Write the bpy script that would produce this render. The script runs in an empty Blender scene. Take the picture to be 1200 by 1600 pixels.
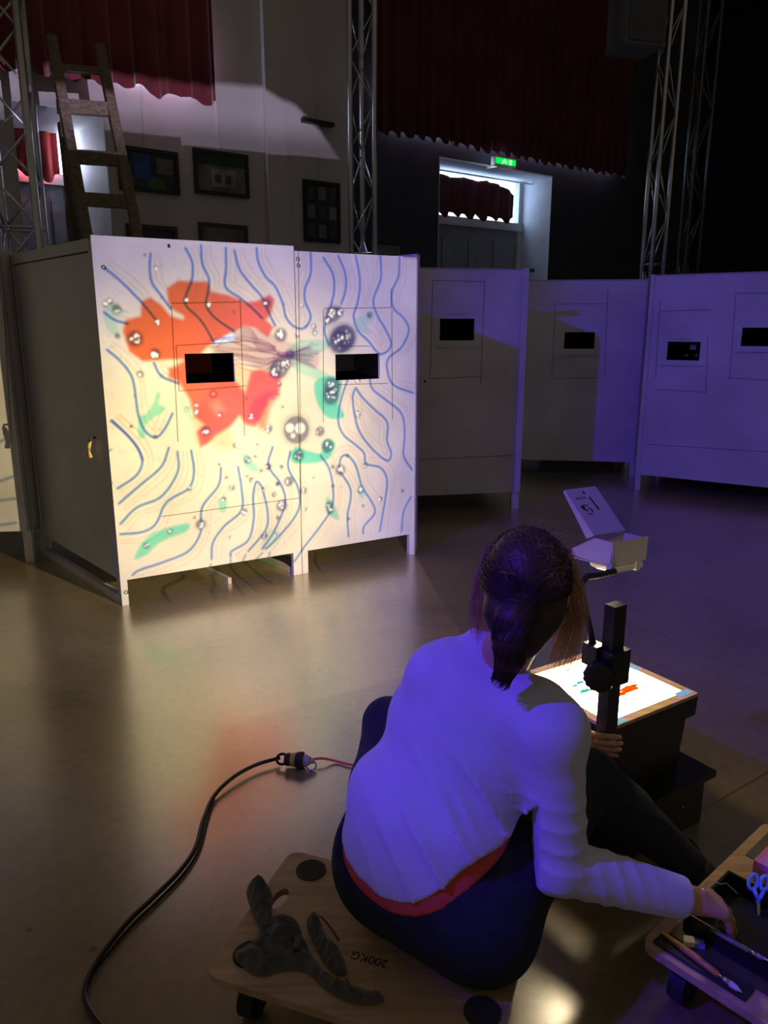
import bpy, bmesh, math, random
import numpy as np
from mathutils import Vector, Matrix, Quaternion

# ------------------------------------------------------------------ camera, world, lights
sc = bpy.context.scene
COL = sc.collection
random.seed(4)
FPX = 1200.0; PITCH = math.radians(13.8); CAMH = 1.42
CT, ST = math.cos(PITCH), math.sin(PITCH)
cam = bpy.data.objects.new('camera', bpy.data.cameras.new('camera')); COL.objects.link(cam)
cam.location = (0, 0, CAMH); cam.rotation_euler = (math.pi/2 - PITCH, 0, 0)
cam.data.sensor_fit = 'VERTICAL'; cam.data.sensor_height = 24.0
cam.data.lens = 24.0 * FPX / 1600.0
cam.data.clip_end = 60
sc.camera = cam
vs = sc.view_settings
vs.view_transform = 'Standard'; vs.look = 'None'; vs.gamma = 1.0; vs.exposure = 0.0
vs.use_curve_mapping = False

world = bpy.data.worlds.new('world'); sc.world = world; world.use_nodes = True
bg = world.node_tree.nodes['Background']
bg.inputs[0].default_value = (1.0, 0.86, 0.68, 1); bg.inputs[1].default_value = 0.082

def V(*a): return np.array(a, float)
def ray(px, py):
    x = (px-600)/FPX; y = -(py-800)/FPX
    return V(x, CT + y*ST, -ST + y*CT)
O = V(0, 0, CAMH)
def G(px, py, z=0.0):
    d = ray(px, py); return O + (z-CAMH)/d[2]*d
def atY(px, py, yy):
    d = ray(px, py); return O + yy/d[1]*d
def vplane(a, b):
    a = np.array(a, float); b = np.array(b, float)
    n = V(-(b-a)[1], (b-a)[0], 0)
    def F(px, py):
        d = ray(px, py); return O + (n @ (a-O))/(n @ d)*d
    return F

# projector geometry shared by the lamp and the machine
HF = V(-.52, .854, 0)                       # where the projector throws its beam
HR = V(.854, .52, 0)
LENS = V(.531, 2.095, .896)                 # exit of the projector head
BA0 = G(195, 946); BA1 = G(645, 866)        # foot line of the painted booth front
BOOTH = vplane(BA0, BA1)
WO = V(-1.38, 7.0, 0); WD = V(.791, .612, 0); WD = WD/np.linalg.norm(WD); WN = V(-WD[1], WD[0], 0)   # back wall: origin, along, inward
WALL = vplane(WO, WO+WD)

# ---- picture carried by the projector beam (a drawn transparency), rasterised in the beam's own tangent coordinates
GN = 1500; GS = 0.95
def uv(p):
    d = p - LENS; a = d @ HF
    return V((d @ HR)/a, d[2]/a)
def to_px(p):
    q = uv(p); return V((q[0]/GS+1)*GN/2, (q[1]/GS+1)*GN/2)
gob = np.zeros((GN, GN, 3), np.float32)
U, Vv = np.meshgrid((np.arange(GN)+.5)/GN*2*GS-GS, (np.arange(GN)+.5)/GN*2*GS-GS)
def catmull(pts, n=8, closed=False):
    P = [np.array(p, float) for p in pts]
    if closed: P = [P[-1]] + P + [P[0], P[1]]
    else: P = [2*P[0]-P[1]] + P + [2*P[-1]-P[-2]]
    out = []
    for i in range(1, len(P)-2):
        for k in range(n):
            t = k/n
            out.append(.5*((2*P[i]) + (P[i+1]-P[i-1])*t + (2*P[i-1]-5*P[i]+4*P[i+1]-P[i+2])*t*t + (3*P[i]-P[i-1]-3*P[i+1]+P[i+2])*t**3))
    out.append(P[-2]); return out
def blend(mask, x0, x1, y0, y1, colr):
    m = mask[..., None]; gob[y0:y1, x0:x1] = gob[y0:y1, x0:x1]*(1-m + m*np.array(colr, np.float32))
def box_of(pts, pad):
    a = np.array(pts); x0 = max(0, int(a[:, 0].min()-pad)); x1 = min(GN, int(a[:, 0].max()+pad)+2)
    y0 = max(0, int(a[:, 1].min()-pad)); y1 = min(GN, int(a[:, 1].max()+pad)+2); return x0, x1, y0, y1
def seg_dist(pts, b):
    x0, x1, y0, y1 = b
    X, Y = np.meshgrid(np.arange(x0, x1)+.5, np.arange(y0, y1)+.5); D = np.full(X.shape, 1e6)
    for p, q in zip(pts[:-1], pts[1:]):
        d = q-p; L = d @ d + 1e-9
        t = np.clip(((X-p[0])*d[0]+(Y-p[1])*d[1])/L, 0, 1)
        D = np.minimum(D, (X-p[0]-t*d[0])**2 + (Y-p[1]-t*d[1])**2)
    return np.sqrt(D)
def stroke(pts, width, colr, alpha=1.0, soft=1.2):
    if len(pts) < 2: return
    for i in range(0, len(pts)-1, 8):
        pass
    b = box_of(pts, width+4)
    if b[1] <= b[0] or b[3] <= b[2]: return
    D = seg_dist(pts, b)
    blend(np.clip((width-D)/soft, 0, 1)*alpha, *b, colr)
def fill(pts, colr, alpha=1.0, edge=2.0, rim=None):
    pts = [np.array(p) for p in pts]; pts = pts+[pts[0]]
    b = box_of(pts, 8); x0, x1, y0, y1 = b
    X, Y = np.meshgrid(np.arange(x0, x1)+.5, np.arange(y0, y1)+.5); ins = np.zeros(X.shape, bool)
    for p, q in zip(pts[:-1], pts[1:]):
        c = (p[1] > Y) != (q[1] > Y)
        with np.errstate(divide='ignore', invalid='ignore'):
            xi = (q[0]-p[0])*(Y-p[1])/(q[1]-p[1]) + p[0]
        ins ^= c & (X < xi)
    D = seg_dist(pts, b); sd = np.where(ins, D, -D)
    blend(np.clip(sd/edge+.5, 0, 1)*alpha, *b, colr)
    if rim is not None: blend(np.clip(1-np.abs(D)/2.2, 0, 1)*.5, *b, rim)

hash_rng = np.random.RandomState(3)
def vnoise(X, Y, s, seed):
    r = np.random.RandomState(seed); T = r.rand(64, 64)
    x = X*s; y = Y*s; xi = np.floor(x).astype(int); yi = np.floor(y).astype(int); fx = x-xi; fy = y-yi
    fx = fx*fx*(3-2*fx); fy = fy*fy*(3-2*fy)
    g = lambda a, b: T[a % 64, b % 64]
    return (g(xi, yi)*(1-fx)+g(xi+1, yi)*fx)*(1-fy) + (g(xi, yi+1)*(1-fx)+g(xi+1, yi+1)*fx)*fy

# warm centre turning lavender towards the border of the Fresnel lens
cen = uv(BOOTH(385, 690)); W_ = np.sqrt(((U-cen[0])/np.where(U > cen[0], .44, .60))**2 + ((Vv-cen[1])/np.where(Vv > cen[1], .40, .62))**2)
def sstep(a, b, x):
    t = np.clip((x-a)/(b-a), 0, 1); return t*t*(3-2*t)
k1 = sstep(.15, .95, W_)[..., None]; k2 = sstep(.50, 1.12, W_)[..., None]
cw = np.array([1.0, .80, .40]); cm = np.array([.78, .64, .42]); co = np.array([.36, .31, .46])
gob[:] = (cw*(1-k1)+cm*k1)*(1-k2) + co*k2
gob *= (.93+.14*vnoise(U+5, Vv+5, 9, 1))[..., None]
# limits of the sheet: right edge grazes the booth edge, upper corner cut, softly fading floor side
ured = uv(BOOTH(651, 600))[0]
corner = [uv(WALL(*p)) for p in ((531, 246), (500, 200), (462, 160), (440, 150), (410, 131), (345, 126))]
edge = np.ones((GN, GN))
edge *= np.clip((ured-U)/.004, 0, 1)
vtop = np.interp(U.ravel(), [c[0] for c in corner[::-1]], [c[1] for c in corner[::-1]]).reshape(U.shape)
edge *= np.clip((vtop-Vv)/.01, 0, 1)
vlow = uv(G(430, 955))[1]
edge *= sstep(vlow-.10, vlow+.14, Vv)*.88+.12*(Vv > vlow-.6)
uleft = -.80
edge *= sstep(uleft, uleft+.05, U)

def A(l, s, ox, oy, F=BOOTH): return [to_px(F(ox+x/s, oy+y/s)) for x, y in l]
c6 = lambda l: A(l, 3.4286, 150, 360)
c7 = lambda l: A(l, 3.077, 400, 380)
c8 = lambda l: A(l, 2.353, 150, 640)
c8f = lambda l: A(l, 2.353, 150, 640, lambda a, b: G(a, b))
BLUE = (.02, .25, .80); BROWN = (.66, .52, .44); TEAL = (.12, .86, .72); RED = (1.0, .14, .0)
lines = []
lines += [c6(l) for l in (
 [(45,200),(130,270),(230,370),(290,440),(330,490)], [(292,125),(288,200),(300,280),(350,350),(400,420)],
 [(480,95),(515,170),(515,260),(485,340),(480,400),(560,480),(610,560),(630,600)], [(562,80),(570,180),(605,260),(600,330),(590,400),(640,470),(740,540)],
 [(695,95),(697,200),(690,290),(720,330),(770,360),(840,420),(890,470)], [(742,110),(770,210),(830,290),(890,360),(930,450),(960,510)],
 [(860,95),(870,170),(910,250),(960,300),(1000,390),(1020,470),(1070,520),(1120,520),(1150,460),(1120,380),(1120,310),(1150,230),(1150,120)],
 [(60,640),(130,700),(190,780),(210,870),(225,980),(260,1070),(320,1110),(370,1060),(410,980)], [(80,1020),(160,1090),(220,1160),(250,1230)],
 [(45,440),(100,480),(170,500)], [(310,710),(350,780),(440,820)])]
lines += [c7(l) for l in (
 [(325,70),(370,150),(375,230),(360,300),(335,380),(330,430),(350,490)], [(395,60),(430,150),(430,230),(410,290)],
 [(480,60),(500,180),(490,280),(470,350),(490,420),(540,470),(590,530),(630,520),(650,480),(620,410),(580,340),(565,270),(600,170),(598,60)],
 [(690,70),(685,160),(655,230),(660,310),(710,360),(735,420),(700,500),(640,550),(630,600),(660,680),(755,720)],
 [(480,695),(465,740),(475,830),(500,910),(560,990),(630,1045),(650,1010),(630,950),(630,860),(570,800),(510,740),(480,695)],
 [(440,660),(410,750),(395,850),(420,920),(480,970),(520,1010),(530,1060),(600,1080),(630,1140),(620,1240),(595,1385)],
 [(545,640),(560,700),(620,750),(700,820),(715,920),(710,1020),(750,1090)], [(745,1220),(710,1290),(700,1385)],
 [(400,1070),(410,1030),(440,1020),(480,1070),(510,1170),(560,1250),(570,1300),(520,1360),(515,1395)],
 [(405,1100),(450,1170),(455,1230),(440,1310),(445,1410)], [(310,1020),(350,1080),(370,1170),(365,1270),(310,1360),(240,1450),(185,1530)],
 [(165,1000),(155,1080),(200,1170),(210,1260),(170,1340),(80,1440),(45,1470)], [(80,980),(60,1070),(120,1160),(140,1250),(90,1380),(30,1470)])]
lines += [c8(l) for l in (
 [(60,40),(130,110),(170,180),(150,240),(80,290)], [(268,140),(240,210),(160,280),(85,345)], [(300,155),(300,230),(240,320),(150,360),(90,420)],
 [(350,150),(360,230),(340,290),(260,340),(220,420),(170,450),(90,458)], [(460,215),(450,280),(390,360),(385,450),(340,520),(250,560),(160,590),(135,608)],
 [(522,210),(535,290),(535,370),(470,430),(430,490),(425,550)], [(615,290),(590,265),(578,320),(580,400),(560,480),(500,520),(495,540)],
 [(612,290),(630,370),(625,440),(560,520)])]
floor_lines = [c8f(l) for l in (
 [(300,585),(318,620),(255,650),(250,680),(275,710)], [(370,565),(415,600),(435,640),(425,670),(450,700)], [(425,550),(450,590),(510,640),(545,690)],
 [(495,540),(500,590),(560,640),(590,665)], [(530,540),(590,600),(645,640)], [(810,530),(805,560),(835,605)])]
_fl = atY(12, 831, 4.48); FL = vplane(_fl, _fl+V(1, .10, 0))
left_lines = [[to_px(FL(x, y)) for x, y in l] for l in ([(-30,765),(0,752),(22,744)], [(-30,784),(0,782),(24,779)], [(-30,818),(0,820),(24,817)], [(-30,700),(0,690),(20,680)])]
rr = np.random.RandomState(7)
for l in lines:                                     # faint brown contours running beside the blue ones
    cpts = catmull(l, 6); a = np.array(cpts); n = np.gradient(a, axis=0); n = np.stack([-n[:, 1], n[:, 0]], 1); n /= np.linalg.norm(n, axis=1)[:, None]+1e-9
    for off in (9, 17):
        w = off + 1.5*np.sin(np.arange(len(a))*.35+off)
        stroke(list(a+n*w[:, None]), 1.9, BROWN, .55, 2.0)
# orange-red paint with its ragged outline
R1 = [(145,540),(160,480),(240,460),(245,380),(290,360),(350,400),(400,460),(470,480),(470,455),(420,430),(390,390),(380,310),(440,270),(530,275),(600,275),(620,330),(700,345),(770,370),(800,385),(860,380),(930,345),(955,370),(940,440),(910,480),(950,520),(920,570),(850,520),(790,510),(740,540),(640,590),(600,620),(560,660),(480,690),(400,690),(250,700),(180,650)]
R2 = [(390,740),(430,725),(480,690),(560,660),(740,720),(740,800),(800,870),(830,760),(870,745),(940,760),(990,770),(980,880),(930,900),(880,1010),(850,1050),(800,1040),(770,990),(720,1050),(640,1100),(600,1140),(560,1160),(540,1080),(580,1040),(530,1000),(500,900),(440,810),(390,790)]
fill(c6([(700,740),(780,730),(990,770),(975,900),(925,960),(925,1090),(880,1080),(760,1000),(720,1050),(740,1160),(690,1180),(600,1140),(540,1150),(520,1000)]), (1, .62, .22), .55, 14)
fill(c6(R1), RED, .97, 5, (.9, .55, .2)); fill(c6(R2), RED, .95, 7, (.9, .6, .25))
fill(c6([(230,700),(300,720),(420,690),(480,700),(470,730),(380,740)]), (1.0, .95, .8), .3, 6)
fill(c6([(820,960),(850,900),(930,860),(985,880),(940,930),(905,1060),(880,1060)]), (1, .35, .04), .8, 8)
fill(c6([(610,930),(650,910),(690,960),(650,990)]), (1.25, 3.2, 14), .5, 14)
for P, al in ((c6([(230,1000),(260,990),(300,940),(330,870),(345,880),(335,930),(375,950),(345,980),(300,1010),(260,1050),(265,1100),(230,1110)]), .75),
          (c8([(145,550),(150,525),(170,490),(210,455),(250,440),(300,425),(342,420),(335,445),(300,460),(260,475),(220,500),(190,530)]), .9),
          (c7([(280,700),(290,660),(350,640),(410,660),(400,740),(395,770),(425,835),(350,840),(300,780)]), .95), (c7([(165,1020),(190,980),(240,995),(310,1010),(320,960),(345,940),(380,960),(370,1000),(350,1035),(290,1055),(200,1060),(175,1050)]), .95),
          (c7([(340,1220),(370,1250),(400,1320),(380,1325),(340,1290)]), .7), (c7([(185,480),(345,470),(350,500),(250,570),(345,630),(350,660),(290,650),(180,600)]), .5),
          (c7([(480,370),(520,350),(560,330),(560,360),(530,400),(550,430),(500,420)]), .45), (c7([(495,1160),(520,1175),(515,1230),(495,1200)]), .6),
          (c6([(450,880),(500,900),(540,1000),(500,1010),(460,940)]), .35), (c8([(545,160),(600,220),(570,225),(545,195)]), .7),
          (c8([(455,330),(480,330),(475,375),(455,370)]), .7), (c8([(640,440),(680,460),(650,500),(615,500),(625,460)]), .3), (c6([(45,380),(110,400),(150,440),(100,470),(120,560),(60,520)]), .4)):
    fill(catmull(P, 4, True)[:-1], TEAL, al, 5, (.5, .9, .7))
fill(c6([(600,590),(700,560),(780,500),(870,530),(960,560),(1080,620),(1200,640),(1190,740),(1100,720),(1000,740),(880,740),(760,690),(620,650)]), (.62, .40, .50), .55, 6)
fill(c6([(610,600),(720,550),(750,570),(720,600)]), (1.3, 4.5, 10), .35, 5)
for k in range(15):
    y0 = 570+k*11; lines_v = [(600+rr.randint(60), y0+rr.randint(14)), (700+rr.randint(40), y0-22+rr.randint(30)), (800, y0+rr.randint(30)), (900+rr.randint(30), y0+20+rr.randint(20)), (1010, 650+rr.randint(30)), (1150+rr.randint(40), 600+k*10)]
    stroke(catmull(c6(lines_v), 6), 1.3, (.38, .10, .22), .8)
for k in range(6):
    stroke(catmull(c6([(775, 520+k*14), (830, 530+k*12), (880, 590+k*10), (960, 620+k*5)]), 6), 1.3, (.35, .06, .12), .8)
for l in lines: stroke(catmull(l, 6), 3.0, BLUE, .95, 1.8)
for l in floor_lines + left_lines: stroke(catmull(l, 6), 3.0, (.12, .35, .6), .9, 2.5)
fill(c8f([(580,548),(620,545),(665,575),(650,582),(610,565)]), (.25, .6, .5), .8, 8)
def bubble(c, r, spots=0, light=False):
    c = np.array(c); b = box_of([c], r*1.5+4); x0, x1, y0, y1 = b
    X, Y = np.meshgrid(np.arange(x0, x1)+.5, np.arange(y0, y1)+.5); D = np.hypot(X-c[0], Y-c[1])
    blend(np.clip((r*1.35-D)/(r*.35), 0, 1)*.55, *b, (.42, .55, .5))
    blend(np.clip((r-D)/2, 0, 1)*.8, *b, (.30, .27, .26))
    if light:
        blend(np.clip((r*.6-D)/2, 0, 1), *b, (6, 6.5, 7))
    for k in range(spots):
        an = rr.rand()*6.28; q = rr.rand()**.6*r*.6; s = 1.0+rr.rand()*max(1, r*.06)
        bb = np.clip((s+1-np.hypot(X-c[0]-q*math.cos(an), Y-c[1]-q*math.sin(an)))/1.2, 0, 1)
        m = bb[..., None]; gob[y0:y1, x0:x1] = gob[y0:y1, x0:x1]*(1-m) + m*np.array([1, .93, .75], np.float32)
def scale_r(F, s): return s   # crop px -> texture px, measured once below
s6 = np.linalg.norm(c6([(0, 500)])[0]-c6([(100, 500)])[0])/100; s7 = np.linalg.norm(c7([(300, 700)])[0]-c7([(400, 700)])[0])/100; s8 = np.linalg.norm(c8([(300, 300)])[0]-c8([(400, 300)])[0])/100
for x, y, r, n in ((210,580,45,9),(330,495,18,3),(318,662,33,12),(480,375,16,4),(605,400,17,4),(915,390,28,2),(990,560,42,14),(588,1075,32,6),(540,935,15,3),(540,975,15,4),(665,985,16,2),(830,1000,22,3),(925,1062,28,6),(985,825,16,1),(945,908,14,1),(805,900,10,0),(745,1152,18,2),(115,565,16,0),(110,420,26,2),(75,380,18,2),(50,395,16,2),(487,958,14,1),(1078,562,16,1),(1105,402,13,1),(1015,460,8,0),(1005,395,9,0),(1125,512,9,0),(188,1050,9,0),(352,360,8,0),(322,200,12,1),(262,132,10,0),(318,1105,14,0),(740,438,10,0),(1000,945,10,0),(910,935,9,0),(205,885,7,0),(1040,665,34,0)):
    bubble(c6([(x, y)])[0], r*s6, n)
bubble(c6([(628, 876)])[0], 26*s6, 0, True); bubble(c6([(352, 780)])[0], 11*s6, 0, True); bubble(c6([(237, 770)])[0], 22*s6, 2)
for x, y, r, n in ((400,475,50,8),(430,450,52,8),(415,460,58,6),(365,690,40,10),(360,735,38,8),(345,975,30,5),(205,1020,26,5),(405,1090,25,9),(158,1145,22,3),(125,1262,26,6),(228,1190,16,3),(502,1188,16,5),(352,1262,20,4),(357,1285,18,4),(370,340,34,10),(400,330,22,6),(345,370,20,6),(110,605,40,14),(140,580,28,10),(90,620,24,8),(308,905,22,2),(278,400,12,2),(282,430,12,2),(490,822,16,6),(440,1022,9,0),(598,1230,11,1),(705,1190,9,0),(525,1068,12,2),(515,1262,8,0),(122,1075,9,1),(87,1207,11,1),(58,1075,14,1),(105,1158,10,0),(105,1320,10,0),(40,1408,15,2),(445,1325,9,0),(370,1168,9,0),(370,1075,10,0),(238,1278,9,1),(545,345,14,0),(490,660,14,4)):
    bubble(c7([(x, y)])[0], r*s7, n)
cc = c7([(195, 897)])[0]; bubble(cc, 60*s7, 0)
for x, y, r in ((163, 888, 22), (212, 890, 26), (178, 925, 13)):
    p = c7([(x, y)])[0]; b = box_of([p], r*s7+4); X, Y = np.meshgrid(np.arange(b[0], b[1])+.5, np.arange(b[2], b[3])+.5)
    m = np.clip((r*s7-np.hypot(X-p[0], Y-p[1]))/2, 0, 1)[..., None]; gob[b[2]:b[3], b[0]:b[1]] = gob[b[2]:b[3], b[0]:b[1]]*(1-m)+m*np.array([1, .9, .6], np.float32)
for x, y, r, n in ((385,422,20,5),(500,287,13,2),(345,292,9,1),(545,376,14,4),(572,258,11,2),(619,463,12,2),(660,460,9,1),(495,470,8,1),(557,185,15,3),(272,447,11,2),(185,500,12,2),(480,250,7,0),(453,202,7,0),(470,328,10,1),(362,397,6,0),(555,245,6,0),(655,312,9,1),(615,294,8,1),(633,208,12,1),(608,224,8,0),(585,172,7,0),(593,128,6,0),(667,272,8,0),(1045,328,10,2),(130,62,6,0),(682,210,7,0),(800,250,5,0)):
    bubble(c8([(x, y)])[0], r*s8, n)
for k in range(420):
    p = to_px(BOOTH(rr.uniform(165, 645), rr.uniform(400, 880))); bubble(p, rr.uniform(.6, 1.4), 0)
gob *= edge[..., None].astype(np.float32)
vt_ = uv(BOOTH(463, 386))[1]; gob *= (1+1.9*sstep(vt_, vt_+.05, Vv))[..., None]
gob = np.clip(gob, 0, 2)
img = bpy.data.images.new('drawn_transparency', GN, GN, float_buffer=True, is_data=True)
buf = np.ones((GN, GN, 4), np.float32); buf[..., :3] = gob; img.pixels.foreach_set(buf.ravel()); img.update(); img.pack()

def aim(o, F):
    F = Vector(F).normalized(); o.rotation_euler = F.to_track_quat('-Z', 'Y').to_euler()
# overhead projector beam
ld = bpy.data.lights.new('projector_beam', 'SPOT'); ld.energy = 450; ld.spot_size = math.radians(118); ld.spot_blend = 0; ld.shadow_soft_size = .006
ld.use_nodes = True; nt = ld.node_tree; N = nt.nodes; Lk = nt.links
em = N['Emission']; tc = N.new('ShaderNodeTexCoord'); sx = N.new('ShaderNodeSeparateXYZ'); Lk.new(tc.outputs['Normal'], sx.inputs[0])
def mth(op, a, b):
    m = N.new('ShaderNodeMath'); m.operation = op
    for i, q in enumerate((a, b)):
        if isinstance(q, (int, float)): m.inputs[i].default_value = q
        elif q is not None: Lk.new(q, m.inputs[i])
    return m.outputs[0]
az = mth('ABSOLUTE', sx.outputs[2], None)
uu = mth('MULTIPLY_ADD', mth('DIVIDE', sx.outputs[0], az), .5/GS); uu.node.inputs[2].default_value = .5
vv = mth('MULTIPLY_ADD', mth('DIVIDE', sx.outputs[1], az), .5/GS); vv.node.inputs[2].default_value = .5
cx = N.new('ShaderNodeCombineXYZ'); Lk.new(uu, cx.inputs[0]); Lk.new(vv, cx.inputs[1])
ti = N.new('ShaderNodeTexImage'); ti.image = img; ti.extension = 'CLIP'; Lk.new(cx.outputs[0], ti.inputs[0]); Lk.new(ti.outputs[0], em.inputs[0])
lo = bpy.data.objects.new('projector_beam', ld); COL.objects.link(lo); lo.location = LENS; aim(lo, HF)
# violet stage lamp high on the left
def spot(name, loc, tgt, energy, colr, size, blend_=.3, rad=.05):
    d = bpy.data.lights.new(name, 'SPOT'); d.energy = energy; d.color = colr; d.spot_size = math.radians(size); d.spot_blend = blend_; d.shadow_soft_size = rad
    o = bpy.data.objects.new(name, d); COL.objects.link(o); o.location = loc; aim(o, Vector(tgt)-Vector(loc)); return o
PURP = (-2.92, -.05, 4.02)
_az, _el = math.radians(57), math.radians(-27)
vo_ = spot('violet_spot', PURP, (PURP[0]+math.sin(_az)*math.cos(_el), PURP[1]+math.cos(_az)*math.cos(_el), PURP[2]+math.sin(_el)), 730, (.08, .016, 1.0), 80, .1, .06)
def barn_doors(o, u0, u1, v0, v1, soft, vs_=.05):
    d = o.data; d.use_nodes = True; t = d.node_tree; N = t.nodes; em = N['Emission']; tc = N.new('ShaderNodeTexCoord'); sx = N.new('ShaderNodeSeparateXYZ'); t.links.new(tc.outputs['Normal'], sx.inputs[0])
    def m(op, a, b=None, c=None):
        n = N.new('ShaderNodeMath'); n.operation = op
        for i, q in enumerate((a, b, c)):
            if q is None: continue
            if isinstance(q, (int, float)): n.inputs[i].default_value = q
            else: t.links.new(q, n.inputs[i])
        return n.outputs[0]
    az = m('ABSOLUTE', sx.outputs[2]); u = m('DIVIDE', sx.outputs[0], az); v = m('DIVIDE', sx.outputs[1], az)
    def ramp(q, a, b):
        n = N.new('ShaderNodeMapRange'); n.interpolation_type = 'SMOOTHSTEP'; n.inputs['From Min'].default_value = a; n.inputs['From Max'].default_value = b; t.links.new(q, n.inputs[0]); return n.outputs[0]
    k = m('MULTIPLY', m('MULTIPLY', ramp(u, u0, u0+soft), ramp(u, u1, u1-soft)), m('MULTIPLY', ramp(v, v0, v0+vs_), ramp(v, v1, v1-soft)))
    t.links.new(k, em.inputs['Strength'])
barn_doors(vo_, -.52, .62, -.428, .34, .10)
vn_ = spot('violet_back_fill', (-1.9, -.9, 2.7), (.12, 1.42, .52), 15, (.17, .13, 1.0), 27, .6, .06)  # fill added to brighten the sitter's back, apart from the stage lamp
barn_doors(vn_, -.3, .3, -.075, .4, .05)

# ------------------------------------------------------------------ helpers
def mat(name, colr, rough=.6, metal=0.0, var=.12, nscale=8.0, bump=0.0, bscale=60.0, spec=.5, emit=None, estr=0, sheen=0, coat=0):
    m = bpy.data.materials.new(name); m.use_nodes = True; t = m.node_tree; b = t.nodes['Principled BSDF']
    b.inputs['Roughness'].default_value = rough; b.inputs['Metallic'].default_value = metal
    b.inputs['Specular IOR Level'].default_value = spec
    if sheen: b.inputs['Sheen Weight'].default_value = sheen
    if coat: b.inputs['Coat Weight'].default_value = coat
    tcn = t.nodes.new('ShaderNodeTexCoord')
    nz = t.nodes.new('ShaderNodeTexNoise'); nz.inputs['Scale'].default_value = nscale; nz.inputs['Detail'].default_value = 5
    t.links.new(tcn.outputs['Object'], nz.inputs['Vector'])
    rp = t.nodes.new('ShaderNodeValToRGB'); e = rp.color_ramp.elements
    e[0].position = .3; e[1].position = .7
    e[0].color = tuple(c*(1-var) for c in colr)+(1,); e[1].color = tuple(min(1, c*(1+var)) for c in colr)+(1,)
    t.links.new(nz.outputs['Fac'], rp.inputs['Fac']); t.links.new(rp.outputs['Color'], b.inputs['Base Color'])
    if bump:
        n2 = t.nodes.new('ShaderNodeTexNoise'); n2.inputs['Scale'].default_value = bscale; n2.inputs['Detail'].default_value = 6
        t.links.new(tcn.outputs['Object'], n2.inputs['Vector'])
        bp = t.nodes.new('ShaderNodeBump'); bp.inputs['Strength'].default_value = bump; bp.inputs['Distance'].default_value = .01
        t.links.new(n2.outputs['Fac'], bp.inputs['Height']); t.links.new(bp.outputs['Normal'], b.inputs['Normal'])
    if emit: b.inputs['Emission Color'].default_value = tuple(emit)+(1,); b.inputs['Emission Strength'].default_value = estr
    return m
def wood(name, c1, c2, scale=5.0, rough=.5, rot=0.0):
    m = bpy.data.materials.new(name); m.use_nodes = True; t = m.node_tree; b = t.nodes['Principled BSDF']; b.inputs['Roughness'].default_value = rough
    tcn = t.nodes.new('ShaderNodeTexCoord'); mp = t.nodes.new('ShaderNodeMapping'); mp.inputs['Scale'].default_value = (1, 14, 14); mp.inputs['Rotation'].default_value = (0, 0, rot)
    nz = t.nodes.new('ShaderNodeTexNoise'); nz.inputs['Scale'].default_value = scale; nz.inputs['Detail'].default_value = 6; nz.inputs['Roughness'].default_value = .6
    rp = t.nodes.new('ShaderNodeValToRGB'); rp.color_ramp.elements[0].position = .35; rp.color_ramp.elements[1].position = .68
    rp.color_ramp.elements[0].color = c1+(1,); rp.color_ramp.elements[1].color = c2+(1,)
    t.links.new(tcn.outputs['Object'], mp.inputs[0]); t.links.new(mp.outputs[0], nz.inputs['Vector']); t.links.new(nz.outputs['Fac'], rp.inputs[0]); t.links.new(rp.outputs[0], b.inputs['Base Color'])
    return m
def link_mesh(name, me, m, parent=None, smooth=False):
    o = bpy.data.objects.new(name, me); COL.objects.link(o)
    if m is not None: me.materials.append(m)
    if parent is not None: o.parent = parent; o.matrix_parent_inverse = parent.matrix_basis.inverted()
    if smooth:
        for p in me.polygons: p.use_smooth = True
    return o
def obj(name, bm, m, parent=None, smooth=False, bevel=0.0):
    if bevel:
        bmesh.ops.bevel(bm, geom=[e for e in bm.edges if len(e.link_faces) == 2 and e.calc_face_angle(0) > .5], offset=bevel, segments=2, affect='EDGES', profile=.6)
    bmesh.ops.recalc_face_normals(bm, faces=bm.faces)
    me = bpy.data.meshes.new(name); bm.to_mesh(me); bm.free()
    return link_mesh(name, me, m, parent, smooth)
def tag(o, label=None, cat=None, group=None, kind=None):
    if label: o['label'] = label
    if cat: o['category'] = cat
    if group: o['group'] = group
    if kind: o['kind'] = kind
    return o
def thing(name, label, cat, loc=(0, 0, 0), group=None):
    o = bpy.data.objects.new(name, None); COL.objects.link(o); o.location = Vector(loc); o.empty_display_size = .1
    return tag(o, label, cat, group)
def frame_box(bm, o, ex, ey, ez, taper=None):
    """box spanned from corner o by three edge vectors"""
    o = Vector(o); ex = Vector(ex); ey = Vector(ey); ez = Vector(ez)
    v = [bm.verts.new(o+ex*a+ey*b+ez*c) for c in (0, 1) for b in (0, 1) for a in (0, 1)]
    for f in ((0, 2, 3, 1), (4, 5, 7, 6), (0, 1, 5, 4), (2, 6, 7, 3), (0, 4, 6, 2), (1, 3, 7, 5)): bm.faces.new([v[i] for i in f])
    return v
def bbox(p, q):
    bm = bmesh.new(); p = Vector(p); q = Vector(q); d = q-p; frame_box(bm, p, (d.x, 0, 0), (0, d.y, 0), (0, 0, d.z)); return bm
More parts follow.
